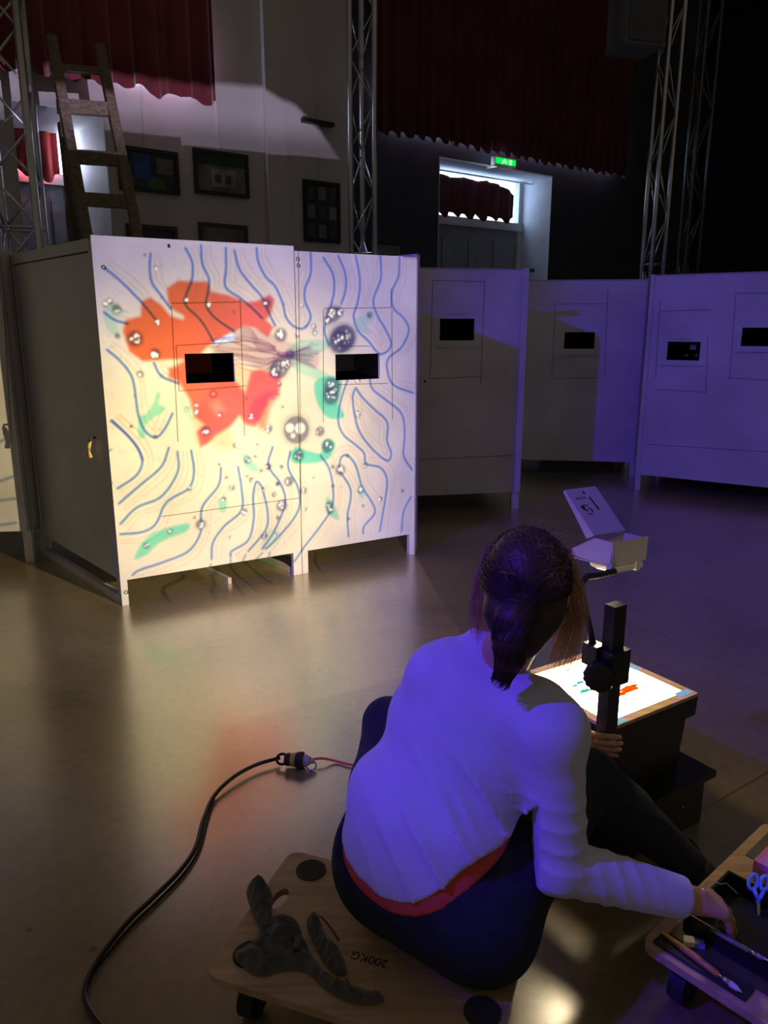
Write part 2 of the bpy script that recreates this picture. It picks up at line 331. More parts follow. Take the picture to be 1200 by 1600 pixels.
def add_tube(bm, pts, rad, n=8, cap=True, flat=None):
    pts = [Vector(p) for p in pts]; rings = []; nrm = None
    for i, p in enumerate(pts):
        t = (pts[min(i+1, len(pts)-1)]-pts[max(i-1, 0)]).normalized()
        if nrm is None:
            nrm = t.orthogonal().normalized()
        nrm = (nrm-t*nrm.dot(t)).normalized(); bn = t.cross(nrm)
        r = rad[i] if isinstance(rad, (list, tuple)) else rad
        rings.append([bm.verts.new(p+(nrm*math.cos(2*math.pi*k/n)+bn*math.sin(2*math.pi*k/n))*r) for k in range(n)])
    for a, b in zip(rings[:-1], rings[1:]):
        for k in range(n): bm.faces.new((a[k], a[(k+1) % n], b[(k+1) % n], b[k]))
    if cap: bm.faces.new(rings[0][::-1]); bm.faces.new(rings[-1])
    return bm
def tube(name, pts, rad, m, parent=None, n=8):
    bm = bmesh.new(); add_tube(bm, pts, rad, n); return obj(name, bm, m, parent, True)
def cyl(bm, c, axis, r, h, n=24, r2=None):
    add_tube(bm, [Vector(c), Vector(c)+Vector(axis).normalized()*h], [r, r if r2 is None else r2], n); return bm
def prism(bm, pts, ext):
    a = [bm.verts.new(Vector(p)) for p in pts]; b = [bm.verts.new(Vector(p)+Vector(ext)) for p in pts]
    bm.faces.new(a[::-1]); bm.faces.new(b); n = len(a)
    for k in range(n): bm.faces.new((a[k], a[(k+1) % n], b[(k+1) % n], b[k]))
    return bm

# ------------------------------------------------------------------ materials
M = {}
M['panel'] = mat('panel_white', (.60, .58, .55), .55, var=.13, nscale=2.6, bump=.05)
M['edge'] = mat('panel_edge', (.42, .36, .31), .6)
M['line'] = mat('hatch_joint', (.20, .16, .13), .7)
M['black'] = mat('black_paint', (.010, .010, .012), .5)
M['blackmet'] = mat('black_metal', (.022, .021, .020), .38, .3)
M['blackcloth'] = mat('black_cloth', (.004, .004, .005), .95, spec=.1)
M['wall'] = mat('pale_wall', (.50, .475, .45), .8, var=.07, nscale=2.0, bump=.08, bscale=30)
M['darkwall'] = mat('dark_wall', (.026, .030, .042), .85, var=.25, nscale=3.0)
M['reveal'] = mat('reveal_paint', (.55, .57, .60), .7, var=.06)
M['red'] = mat('red_velvet', (.20, .026, .032), .9, var=.3, nscale=3, sheen=.3)
M['redd'] = mat('dark_red_velvet', (.085, .014, .016), .95, var=.3, nscale=3)
M['redb'] = mat('short_red_cloth', (.36, .03, .03), .9, var=.2)
M['alu'] = mat('truss_aluminium', (.55, .54, .54), .32, 1.0, var=.08)
M['steel'] = mat('steel', (.6, .58, .55), .3, 1.0)
M['beige'] = mat('projector_beige', (.62, .57, .46), .5, var=.05)
M['ladder'] = wood('ladder_wood', (.10, .075, .05), (.22, .17, .11), 4, .7)
M['ply'] = wood('birch_plywood', (.42, .27, .15), (.60, .42, .25), 3, .5, .35)
M['plyedge'] = mat('plywood_edge', (.25, .15, .08), .7, var=.3, nscale=60)
M['framewood'] = wood('frame_wood', (.50, .31, .15), (.68, .47, .26), 6, .5)
M['pad'] = mat('rubber_pad', (.035, .032, .028), .85, bump=.3, bscale=300)
M['rubber'] = mat('rubber', (.012, .012, .012), .6)
M['cable'] = mat('black_cable', (.015, .013, .012), .42)
M['orange'] = mat('orange_cable', (.75, .12, .03), .4)
M['yellow'] = mat('yellow_plastic', (.55, .42, .05), .45)
M['greyplastic'] = mat('grey_plastic', (.35, .33, .38), .45)
M['tape'] = mat('blue_tape', (.28, .62, .74), .7)
M['blueplastic'] = mat('blue_plastic', (.22, .50, .85), .35)
M['pink'] = mat('pink_foam', (.75, .25, .42), .8, bump=.3)
M['white'] = mat('white_plastic', (.85, .80, .72), .5)
M['skin'] = mat('skin', (.62, .33, .22), .5, var=.08, nscale=14, bump=.04)
M['skin'].node_tree.nodes['Principled BSDF'].inputs['Subsurface Weight'].default_value = .15
M['skin'].node_tree.nodes['Principled BSDF'].inputs['Subsurface Radius'].default_value = (.02, .007, .004)
M['shirt'] = mat('white_cotton', (.66, .66, .70), .85, var=.05, nscale=9, bump=.25, bscale=380, sheen=.3)
M['undershirt'] = mat('red_cotton', (.75, .09, .05), .85, bump=.2, bscale=300)
M['jeans'] = mat('navy_denim', (.016, .022, .030), .9, var=.3, nscale=40, bump=.2, bscale=400)
M['shoe'] = mat('dark_shoe', (.02, .017, .016), .6)
M['hair'] = mat('brown_hair', (.050, .027, .014), .55, var=.35, nscale=30)
M['rimlit_strand'] = mat('rimlit_loose_hair', (.60, .36, .18), .6, var=.25, nscale=20)  # warm rim light put into the colour, far paler than the hair
M['sock'] = mat('charcoal_knit', (.095, .092, .095), .95, var=.35, nscale=40, bump=.6, bscale=260, sheen=.4)
M['sky'] = mat('daylight', (0, 0, 0), 1, emit=(.50, .66, 1.0), estr=9.0)
M['skyw'] = mat('daylight_warm', (0, 0, 0), 1, emit=(1.0, .93, .78), estr=5.0)

# concrete floor: colour, stains, cracks and soft gloss
mf = bpy.data.materials.new('concrete'); mf.use_nodes = True; t = mf.node_tree; b = t.nodes['Principled BSDF']
tcn = t.nodes.new('ShaderNodeTexCoord')
def nnode(scale, det=6, ro=.55, dist=0):
    n = t.nodes.new('ShaderNodeTexNoise'); n.inputs['Scale'].default_value = scale; n.inputs['Detail'].default_value = det; n.inputs['Roughness'].default_value = ro; n.inputs['Distortion'].default_value = dist
    t.links.new(tcn.outputs['Object'], n.inputs['Vector']); return n
n1 = nnode(1.1, 8, .62, .6); n2 = nnode(30, 6, .6); n3 = nnode(4.5, 6, .6, 1.2)
r1 = t.nodes.new('ShaderNodeValToRGB'); r1.color_ramp.elements[0].position = .3; r1.color_ramp.elements[1].position = .72
r1.color_ramp.elements[0].color = (.18, .150, .085, 1); r1.color_ramp.elements[1].color = (.38, .325, .205, 1); t.links.new(n1.outputs[0], r1.inputs[0])
r2 = t.nodes.new('ShaderNodeValToRGB'); r2.color_ramp.elements[0].position = .25; r2.color_ramp.elements[1].position = .75
r2.color_ramp.elements[0].color = (.72, .72, .72, 1); r2.color_ramp.elements[1].color = (1.12, 1.12, 1.12, 1); t.links.new(n2.outputs[0], r2.inputs[0])
mx = t.nodes.new('ShaderNodeMix'); mx.data_type = 'RGBA'; mx.blend_type = 'MULTIPLY'; mx.inputs[0].default_value = 1; t.links.new(r1.outputs[0], mx.inputs[6]); t.links.new(r2.outputs[0], mx.inputs[7])
vo = t.nodes.new('ShaderNodeTexVoronoi'); vo.inputs['Scale'].default_value = 5; t.links.new(tcn.outputs['Object'], vo.inputs['Vector'])
r3 = t.nodes.new('ShaderNodeValToRGB'); r3.color_ramp.elements[0].position = .035; r3.color_ramp.elements[1].position = .055; r3.color_ramp.elements[0].color = (.35, .3, .25, 1); r3.color_ramp.elements[1].color = (1, 1, 1, 1); t.links.new(vo.outputs['Distance'], r3.inputs[0])
mx2 = t.nodes.new('ShaderNodeMix'); mx2.data_type = 'RGBA'; mx2.blend_type = 'MULTIPLY'; mx2.inputs[0].default_value = 1; t.links.new(mx.outputs[2], mx2.inputs[6]); t.links.new(r3.outputs[0], mx2.inputs[7])
t.links.new(mx2.outputs[2], b.inputs['Base Color']); b.inputs['Specular IOR Level'].default_value = 1.0; b.inputs['Coat Weight'].default_value = .9; b.inputs['Coat Roughness'].default_value = .23; b.inputs['Coat IOR'].default_value = 3.3; b.inputs['Coat Tint'].default_value = (1, .90, .68, 1)
mr = t.nodes.new('ShaderNodeMapRange'); mr.inputs['To Min'].default_value = .26; mr.inputs['To Max'].default_value = .44; t.links.new(n3.outputs[0], mr.inputs[0]); t.links.new(mr.outputs[0], b.inputs['Roughness'])
bp = t.nodes.new('ShaderNodeBump'); bp.inputs['Strength'].default_value = .07; bp.inputs['Distance'].default_value = .02; t.links.new(n3.outputs[0], bp.inputs['Height'])
bp2 = t.nodes.new('ShaderNodeBump'); bp2.inputs['Strength'].default_value = .15; bp2.inputs['Distance'].default_value = .004; t.links.new(n2.outputs[0], bp2.inputs['Height']); t.links.new(bp.outputs[0], bp2.inputs['Normal']); t.links.new(bp2.outputs[0], b.inputs['Normal'])
M['floor'] = mf

# ------------------------------------------------------------------ the hall
def W(s, z, d=0.0): return Vector(WO + WD*s + WN*d) + Vector((0, 0, z))
def wsz(px, py):                       # pixel on the wall plane -> (along, height)
    p = WALL(px, py); return float((p-WO) @ WD), float(p[2])
# the joint crosses the floor behind the boards; slabs are separate pours
j0 = G(1200, 1207); j1 = G(880, 1395); jd = (j1-j0)/np.linalg.norm(j1-j0); jn = V(-jd[1], jd[0], 0)
bm = bmesh.new(); far = 16
gp = .006
for sgn in (1, -1):
    a = j0 - jd*far + jn*sgn*gp; e = jd*(2*far); w = jn*sgn*far
    frame_box(bm, a-V(0, 0, .1), e, w, (0, 0, .1))
frame_box(bm, j0-jd*far-jn*.02-V(0, 0, .1), jd*(2*far), jn*.04, (0, 0, .092))
tag(obj('floor', bm, M['floor']), kind='structure')

sL0, zL = wsz(15, 152)[0], wsz(90, 166)[1]
sL1 = wsz(163, 190)[0]
sM = wsz(546, 200)[0]
sR0 = wsz(686, 300)[0]; sR1 = wsz(862, 300)[0]; zR = wsz(862, 275)[1]
HT = 7.0; RD = .55
def wallseg(name, s0, s1, z0, z1, m, th=RD):
    bm = bmesh.new(); frame_box(bm, W(s0, z0), WD*(s1-s0), WN*th, (0, 0, z1-z0)); return tag(obj(name, bm, m), kind='structure')
wallseg('wall_back', -3.0, sL0, 0, HT, M['wall'])
wallseg('wall_back', sL0, sL1, zL, HT, M['wall'])
wallseg('wall_back', sL1, sM, 0, HT, M['wall'])
wallseg('wall_back', sM, sR0, 0, HT, M['darkwall'])
wallseg('wall_back', sR0, sR1, zR, HT, M['darkwall'])
wallseg('wall_back', sR1, 7.5, 0, HT, M['darkwall'])
bm = bmesh.new(); frame_box(bm, W(7.2, 0), WD*.3, -WN*9, (0, 0, HT)); tag(obj('wall_right', bm, M['blackcloth']), kind='structure')
# painted reveals lining the two openings
for i, (a, c, zt, RD) in enumerate(((sL0, sL1, zL, 1.0), (sR0, sR1, zR, .55))):
    bm = bmesh.new(); frame_box(bm, W(c-.006, 0, .0), WD*.012, WN*RD, (0, 0, zt)); tag(obj('trim_%d' % (3*i+1), bm, M['reveal']), kind='structure')
    bm = bmesh.new(); frame_box(bm, W(a-.006, 0, .0), WD*.012, WN*RD, (0, 0, zt)); tag(obj('trim_%d' % (3*i+2), bm, M['reveal']), kind='structure')
    bm = bmesh.new(); frame_box(bm, W(a, zt-.012, .0), WD*(c-a), WN*RD, (0, 0, .014)); tag(obj('trim_%d' % (3*i+3), bm, M['reveal']), kind='structure')
# pilaster step on the pale wall
s0 = wsz(412, 200)[0]; s1 = wsz(443, 200)[0]
bm = bmesh.new(); frame_box(bm, W(s0, 0, -.05), WD*(s1-s0), WN*.06, (0, 0, HT)); tag(obj('trim_7', bm, M['wall'], bevel=.01), kind='structure')
# conduit lines on the wall
for k, px in enumerate((222, 338, 496)):
    s, z = wsz(px, 190); bm = bmesh.new(); frame_box(bm, W(s, 2.6, -.012), WD*.014, WN*.02, (0, 0, .75)); tag(obj('trim_%d' % (8+k), bm, M['wall']), kind='structure')

def door_set(idx, a, c, zt, zsill, warm, RD=.55):
    """glazed upper part with daylight behind, panelled lower part"""
    g = RD-.08; w = c-a
    root = bpy.data.objects.new('door_%d' % idx, None); COL.objects.link(root); root.location = W((a+c)/2, 0, g); tag(root, kind='structure')
    bm = bmesh.new(); frame_box(bm, W(a, zsill-.35, g+.06), WD*w, WN*.02, (0, 0, zt-zsill+.35)); obj('pane', bm, warm, root)
    bm = bmesh.new(); frame_box(bm, W(a, 0, g), WD*w, WN*.045, (0, 0, zsill)); obj('door_leaf', bm, M['doorgrey'], root)
    bm = bmesh.new(); frame_box(bm, W(a, zsill-.02, g-.05), WD*w, WN*.09, (0, 0, .09)); obj('mid_rail', bm, M['reveal'], root, bevel=.006)
    n = 4
    for k in range(n):
        x0 = a+.06+(w-.12)*k/n; bm = bmesh.new(); frame_box(bm, W(x0, .2, g-.02), WD*((w-.12)/n-.03), WN*.03, (0, 0, zsill-.35)); obj('door_panel', bm, M['doorgrey'], root, bevel=.008)
    for x0 in (a, c-.07):
        bm = bmesh.new(); frame_box(bm, W(x0, 0, g-.03), WD*.07, WN*.08, (0, 0, zt)); obj('door_frame', bm, M['reveal'], root, bevel=.006)
    return root
M['doorgrey'] = mat('grey_door_paint', (.20, .22, .25), .5)
zs1 = wsz(120, 285)[1]; zs2 = wsz(760, 345)[1]
# the glazing sits deeper than the wall plane, so sills are measured on that plane
GL = vplane(WO+WN*(RD-.1), WO+WN*(RD-.1)+WD)
RDL = 1.0; GLL = vplane(WO+WN*(RDL-.1), WO+WN*(RDL-.1)+WD)
zs1 = float(GLL(50, 282)[2]); zs2 = float(GL(740, 352)[2])
M['skyd'] = mat('daylight_dim', (0, 0, 0), 1, emit=(.50, .66, 1.0), estr=5)
door_set(1, sL0, sL1, zL, zs1, mat('daylight_bright', (0, 0, 0), 1, emit=(.72, .80, 1.0), estr=80), RDL); door_set(2, sR0, sR1, zR, zs2, M['skyd'])

def curtain(name, s0, s1, hem, ztop, d, amp, wl, m, label, cat='curtain', seed=1, th=.012):
    """pleated cloth hanging along the wall; hem(s) gives the lower edge height"""
    r = random.Random(seed); n = max(30, int((s1-s0)/wl*14)); bm = bmesh.new(); rows = 10; G_ = []
    ph = [r.uniform(0, 6.28) for _ in range(4)]
    for j in range(rows+1):
        row = []
        for i in range(n+1):
            s = s0+(s1-s0)*i/n; x = s/wl*2*math.pi; fz = j/rows
            a = amp*(.55+.45*(1-fz))
            off = a*(math.sin(x+.8*math.sin(x*.31+ph[0])+ph[1]) + .35*math.sin(x*2.3+ph[2]) + .3*math.sin(x*.43+ph[3]))
            zt_ = ztop(s) if callable(ztop) else ztop; z = hem(s)+(zt_-hem(s))*fz + (.03*math.sin(x+ph[1])*(1-fz))
            row.append(bm.verts.new(W(s, z, d+off)))
        G_.append(row)
    for j in range(rows):
        for i in range(n): bm.faces.new((G_[j][i], G_[j][i+1], G_[j+1][i+1], G_[j+1][i]))
    o = obj(name, bm, m, None, True); sm = o.modifiers.new('s', 'SOLIDIFY'); sm.thickness = th
    return tag(o, label, cat)
def interp_hem(pts):
    q = sorted(wszd(px, py) for px, py in pts); xs = [a for a, b in q]; zz = [b for a, b in q]
    return lambda s: float(np.interp(s, xs, zz))
def off_plane(d):
    F = vplane(WO+WN*d, WO+WN*d+WD)
    def f(px, py):
        p = F(px, py); return float((p-WO) @ WD), float(p[2])
    return f
wszd = off_plane(-.14)
hemL = interp_hem([(-60,100),(15,105),(40,107),(52,112),(70,115),(88,122),(100,120),(140,128),(148,123),(170,134),(192,136),(212,130),(238,148),(262,152),(285,146),(300,158),(340,162)])
curtain('red_curtain', wszd(-120, 100)[0], wszd(340, 160)[0], hemL, 6.8, -.14, .035, .21, M['red'], 'long red pleated curtain hanging above the ladder on the left wall', seed=3)
hemR = interp_hem([(580,206),(640,212),(700,222),(760,236),(800,243),(860,256),(980,276)])
curtain('red_curtain', wszd(588, 208)[0], wszd(977, 272)[0], hemR, 6.8, -.14, .022, .15, M['redd'], 'very wide dark red curtain hanging over the green exit sign', seed=5)
wszd = off_plane(.83)
hemA = lambda s: float(GLL(50, 276)[2])+.02*math.sin(s*17)
curtain('short_curtain', sL0-.0, wszd(88, 200)[0], hemA, float(GLL(50, 170)[2]), .83, .02, .16, M['redb'], 'short bright red curtain inside the left window behind the truss', seed=7)
wszd = off_plane(RD-.17)
sA, sB = wszd(680, 300)[0], wszd(803, 300)[0]
hemB = lambda s: float(GL(740, 341)[2])+.012*math.sin(s*21)
curtain('short_curtain', sR0+.02, sB, hemB, (lambda s: zR-.07-.02*abs(math.sin((s-sR0)*9))-.10*max(0, (s-sB+.28)/.28)), RD-.17, .02, .2, M['redd'], 'short dark curtain covering the glazing below the exit sign', seed=9)
bm = bmesh.new(); add_tube(bm, [W(sR0+.015, zR-.05, RD-.24), W(sR1-.015, zR-.05, RD-.24)], .008, 8); tag(obj('curtain_rod', bm, M['steel'], None, True), 'thin curtain rod above the short dark curtain in the door recess', 'rod')
M['skyb'] = mat('daylight_high', (0, 0, 0), 1, emit=(.5, .68, 1.0), estr=(26))
# high windows whose daylight leaks under the long curtains
for k, (pa, pb, zz) in enumerate((((180, 100), (300, 100), 3.25), ((600, 180), (960, 240), 2.95))):
    sa = wsz(*pa)[0]; sb = wsz(*pb)[0]; z0 = max(hemL((sa+sb)/2), 0)+.12 if k == 0 else hemR((sa+sb)/2)+.10
    bm = bmesh.new(); frame_box(bm, W(sa, z0, -.016), WD*(sb-sa), WN*.012, (0, 0, .5)); tag(obj('window_%d' % (k+1), bm, M['skyb']), kind='structure')

# ---- framed pictures and small wall pieces
def picture(px0, py0, px1, py1, fm, cm, label, name='framed_picture', depth=.03, fw=.03, art=None):
    s0, z1 = wsz(px0, py0); s1, z0 = wsz(px1, py1)
    root = thing(name, label, 'picture', W((s0+s1)/2, z0, -depth))
    bm = bmesh.new()
    for a, b_, c, d in ((s0, s0+fw, z0, z1), (s1-fw, s1, z0, z1), (s0+fw, s1-fw, z0, z0+fw), (s0+fw, s1-fw, z1-fw, z1)):
        frame_box(bm, W(a, c, -depth), WD*(b_-a), WN*(depth-.001), (0, 0, d-c))
    obj('frame', bm, fm, root)
    bm = bmesh.new(); frame_box(bm, W(s0+fw, z0+fw, -depth*.6), WD*(s1-s0-2*fw), WN*(depth*.6-.001), (0, 0, z1-z0-2*fw)); obj('canvas', bm, cm, root)
    if art:
        for x, y, w, h, c in art:
            bm = bmesh.new(); frame_box(bm, W(s0+(s1-s0)*x, z0+(z1-z0)*y, -depth*.6-.003), WD*((s1-s0)*w), WN*.003, (0, 0, (z1-z0)*h)); obj('printed_shape', bm, c, root)
    return root
def cmat(n, c): return mat(n, c, .5, var=.5, nscale=5)
blk = M['blackmet']
c_blue = cmat('blue_print', (.02, .06, .22)); c_green = cmat('green_print', (.035, .09, .03)); c_grey = cmat('grey_print', (.14, .14, .15)); c_dk = cmat('dark_print', (.02, .025, .035)); c_pale = cmat('pale_print', (.28, .27, .26))
picture(181, 226, 280, 306, blk, c_dk, 'dark landscape picture with a blue shape just right of the ladder', art=[(.22, .30, .30, .55, c_blue), (.45, .08, .3, .28, c_green), (.62, .45, .28, .35, c_grey), (.15, .1, .1, .5, c_green)])
picture(300, 231, 388, 311, blk, c_grey, 'grey framed picture with a dark green top band', art=[(.04, .68, .92, .27, cmat('green_black', (.012, .035, .028))), (.3, .2, .45, .4, c_pale), (.36, .28, .12, .2, c_grey), (.55, .28, .12, .2, c_grey)])
pic = picture(472, 280, 530, 381, blk, c_dk, 'tall black framed poster beside the central truss', art=[(.1+.3*i, .07+.31*j, .2, .22, c_grey if (i+j) % 2 else cmat('charcoal_print', (.05, .05, .055))) for i in range(3) for j in range(3)])
picture(309, 347, 387, 410, mat('brown_frame', (.06, .03, .02), .5), c_grey, 'brown framed sketch with a pink mark, its lower half behind the booth', art=[(.62, .5, .14, .12, cmat('pink_mark', (.4, .08, .1)))])
picture(196, 349, 278, 410, mat('dark_frame', (.04, .03, .025), .5), c_dk, 'low dark framed picture behind the top of the ladder foot')
picture(584, 379, 626, 420, blk, c_grey, 'small grey notice right of the central truss above the booth', depth=.02, fw=.012)
s, z = wsz(470, 186); s2, z2 = wsz(517, 192)
bm = bmesh.new(); frame_box(bm, W(s, z-.03, -.06), WD*(s2-s), WN*.06, (0, 0, .035)); tag(obj('wall_bracket', bm, M['blackmet'], bevel=.004), 'thin dark bar fixed high on the pale wall', 'bracket')
# exit sign
sp_ = off_plane(-.26); s, z = sp_(774, 243); s2, z2 = sp_(806, 263)
root = thing('exit_sign', 'glowing green emergency exit sign above the door recess', 'sign', W(s, z2, -.2))
bm = bmesh.new(); frame_box(bm, W(s, z2, -.26), WD*(s2-s), WN*.06, (0, 0, z-z2)); obj('sign_box', bm, M['white'], root, bevel=.005)
bm = bmesh.new(); frame_box(bm, W(s+.01, z2+.02, -.266), WD*(s2-s-.02), WN*.006, (0, 0, z-z2-.035)); obj('green_face', bm, mat('exit_green', (0, .2, .05), .5, emit=(.0, .9, .12), estr=1.0), root)
wg = mat('exit_white', (.6, .9, .6), .5, emit=(.35, 1, .4), estr=1.1)
w_ = s2-s; h_ = z-z2
bm = bmesh.new()      # running figure, door and arrow
cs = lambda x, y: W(s+w_*x, z2+h_*y, -.268)
for pl in ([(.40,.70),(.47,.70),(.47,.82),(.40,.82)], [(.36,.66),(.50,.66),(.47,.42),(.36,.44)], [(.28,.56),(.36,.64),(.36,.58),(.31,.50)], [(.36,.44),(.42,.44),(.34,.20),(.27,.24)], [(.42,.44),(.48,.43),(.56,.26),(.50,.23)], [(.49,.62),(.57,.50),(.54,.47),(.47,.55)], [(.64,.22),(.78,.22),(.78,.80),(.64,.80)]):
    prism(bm, [cs(*q) for q in pl], WN*.002)
obj('running_figure', bm, wg, root)
bm = bmesh.new(); frame_box(bm, W((s+s2)/2-.02, z2+.01, -.201), WD*.04, WN*.20, (0, 0, .02)); obj('bracket', bm, M['white'], root)

# ---- ladder
lad = thing('wooden_ladder', 'old wooden step ladder standing behind the booth by the left window', 'ladder', atY(140, 700, 6.0)*V(1, 1, 0))
def rail(pa, ya, pb, yb, w=.045, d=.09, name='rail'):
    a = atY(*pa, ya); b_ = atY(*pb, yb); bm = bmesh.new()
    # extend to floor
    d3 = (b_-a); tt = (0-a[2])/d3[2]; e = a+d3*tt
    frame_box(bm, a, WD*w*1.4, WN*d*.5, Vector(e-a)); return obj(name, bm, M['ladder'], lad, bevel=.004), a, e
r1_, a1, e1 = rail((73, 52), 5.6, (131, 372), 5.35)
r2_, a2, e2 = rail((149, 66), 5.75, (211, 372), 5.5)
rail((92, 190), 5.75, (112, 372), 5.95, name='rear_rail'); rail((101, 235), 5.70, (126, 372), 5.95, name='rear_rail')
a1, e1, a2, e2 = [np.array(q) for q in (a1, e1, a2, e2)]
for f in (.095, .25, .475, .665, .86): pass
yr = [98, 153, 232, 299]
for k, yy in enumerate(yr):
    # rung between the rails where each rail meets this image height
    def on(a, e, ypx):
        lo_, hi_ = 0., 1.
        for _ in range(30):
            m_ = (lo_+hi_)/2; p = a+(e-a)*m_; v = p-O; c_ = v[1]*CT-v[2]*ST; u_ = v[1]*ST+v[2]*CT; py = 800-FPX*u_/c_
            if py < ypx: lo_ = m_
            else: hi_ = m_
        return a+(e-a)*m_
    p = on(a1, e1, yy); q = on(a2, e2, yy+5)
    bm = bmesh.new(); th = .085 if k else .04
    frame_box(bm, Vector(p)-Vector((0, 0, th))+Vector(WN)*.0, Vector(q-p)+Vector(WD)*.03, WN*.06, (0, 0, th)); obj('rung', bm, M['ladder'], lad, bevel=.004)
dz = a1 + (e1-a1)*.55
for k in range(3):
    p = a1+(e1-a1)*(.62+.13*k); q = a2+(e2-a2)*(.62+.13*k)
    bm = bmesh.new(); frame_box(bm, p, Vector(q-p), WN*.06, (0, 0, .05)); obj('rung', bm, M['ladder'], lad, bevel=.004)

# ---- lighting trusses
def truss(loc, ax, w, z0, z1, name, label, sides=4, chord=.025, brace=.009, step=.42, m=None):
    m = m or M['alu']; root = thing(name, label, 'truss', (loc[0], loc[1], 0))
    ax = Vector(ax).normalized(); ay = Vector((-ax.y, ax.x, 0)); c = Vector((loc[0], loc[1], 0))
    pts = [c+ax*w/2*a+ay*w/2*b_ for a, b_ in ((-1, -1), (1, -1), (1, 1), (-1, 1))] if sides == 4 else [c-ax*w/2-ay*w*.29, c+ax*w/2-ay*w*.29, c+ay*w*.58]
    for p in pts: tube('chord', [p+Vector((0, 0, z0)), p+Vector((0, 0, z1))], chord, m, root, 10)
    nb = int((z1-z0)/step); n = len(pts)
    for k in range(n):
        p, q = pts[k], pts[(k+1) % n]
        for j in range(nb):
            za = z0+step*j; bm = bmesh.new(); a, b_ = (p, q) if (j+k) % 2 == 0 else (q, p)
            add_tube(bm, [a+Vector((0, 0, za)), b_+Vector((0, 0, za+step))], brace, 6); obj('brace', bm, m, root, True)
        if k < 4:
            for zz in (z0+.02, z0+2.02, z1-.02):
                bm = bmesh.new(); add_tube(bm, [p+Vector((0, 0, zz)), q+Vector((0, 0, zz))], brace*1.1, 6); obj('cross_bar', bm, m, root, True)
    bm = bmesh.new(); frame_box(bm, c-ax*w*.8-ay*w*.8+Vector((0, 0, z0-.012)), ax*w*1.6, ay*w*1.6, (0, 0, .012)); obj('base_plate', bm, m, root)
    return root
p = atY(36, 385, 5.42); truss(p, (1, .25, 0), .25, .012, 3.7, 'aluminium_truss', 'square aluminium truss at the left edge in front of the window', step=.29, chord=.026)
p = atY(567, 385, 7.3); truss(p, (1, .05, 0), .21, .012, 6.0, 'aluminium_truss', 'central aluminium truss dividing the pale wall from the dark wall', sides=3, step=.36, chord=.024, brace=.007)
p = atY(1018, 430, 8.6); truss(p, (1, .75, 0), .22, .012, 5.8, 'aluminium_truss', 'right aluminium truss behind the violet booth panels, carrying the loudspeaker', sides=3, step=.5, chord=.025, brace=.008)
p = atY(1072, 430, 10.0); truss(p, (1, .6, 0), .24, .012, 6.4, 'aluminium_truss', 'faint farther truss in the dark, right of the loudspeaker truss', sides=3, step=.55, chord=.022, m=mat('shaded_aluminium', (.13, .125, .12), .5, 1.0))  # dimness of the far truss is put into a darker aluminium colour
# loudspeaker on the right truss
a = atY(977, 66, 8.3); b_ = atY(1046, 58, 8.3)
root = thing('loudspeaker', 'dark box loudspeaker hanging at the top of the right truss', 'loudspeaker', a)
bm = bmesh.new(); frame_box(bm, a, (b_[0]-a[0], .12, 0), (-.08, .4, 0), (0, 0, .62)); obj('cabinet', bm, mat('speaker_grey', (.14, .13, .12), .8), root, bevel=.02)
bm = bmesh.new(); frame_box(bm, Vector(a)+Vector((.03, -.010, .03)), (b_[0]-a[0]-.06, .10, 0), (-.002, .012, 0), (0, 0, .56)); obj('grille', bm, mat('speaker_mesh', (.10, .10, .10), .8, bump=.8, bscale=200), root)
bm = bmesh.new(); frame_box(bm, Vector(a)+Vector((.2, .35, .2)), (.12, 0, 0), (0, .15, 0), (0, 0, .1)); obj('bracket', bm, M['blackmet'], root)

# ------------------------------------------------------------------ exhibition booths
TOPZ = 1.81; BOTZ = .135
def hpanel(root, name, a, b_, z0, z1, nrm, th, holes, m):
    """board from a to b_ (ground points) with rectangular holes (t0,t1,za,zb); nrm points to the back"""
    a = Vector((a[0], a[1], 0)); b_ = Vector((b_[0], b_[1], 0)); L = (b_-a).length; d = (b_-a)/L; bm = bmesh.new()
    xs = [0]
    for h in sorted(holes): xs += [h[0], h[1]]
    xs.append(L)
    def bx_(x0, x1, za, zb): frame_box(bm, a+d*x0+Vector((0, 0, za)), d*(x1-x0), Vector(nrm)*th, (0, 0, zb-za))
    for k in range(0, len(xs), 2): bx_(xs[k], xs[k+1], z0, z1)
    for h in holes: bx_(h[0], h[1], z0, h[2]); bx_(h[0], h[1], h[3], z1)
    return obj(name, bm, m, root)
def add_slot_shade(root, F, a, b_, hole, nrm, depth=.3):  # black box added behind a slot, its colour stands for the dark inside
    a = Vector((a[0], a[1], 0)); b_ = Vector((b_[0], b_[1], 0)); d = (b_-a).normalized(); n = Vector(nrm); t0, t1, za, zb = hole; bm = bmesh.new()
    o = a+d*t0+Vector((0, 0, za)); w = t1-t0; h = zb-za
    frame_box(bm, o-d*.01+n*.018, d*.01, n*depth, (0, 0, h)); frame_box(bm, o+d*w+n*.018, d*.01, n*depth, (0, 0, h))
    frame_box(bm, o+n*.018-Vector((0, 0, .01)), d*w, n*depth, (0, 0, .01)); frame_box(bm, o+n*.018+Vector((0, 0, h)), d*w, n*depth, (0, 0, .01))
    frame_box(bm, o-d*.01+n*(.018+depth)-Vector((0, 0, .01)), d*(w+.02), n*.01, (0, 0, h+.02)); return obj('slot_shade_box', bm, M['blackcloth'], root)
def hole_px(F, a, x0, y0, x1, y1):
    p = F(x0, y1); q = F(x1, y0); a = V(a[0], a[1], 0); k = lambda w: float(np.linalg.norm(V(w[0]-a[0], w[1]-a[1], 0)))
    zc0 = (float(F(x0, y1)[2])+float(F(x1, y1)[2]))/2; zc1 = (float(F(x0, y0)[2])+float(F(x1, y0)[2]))/2
    return (k(p), k(q), zc0, zc1)
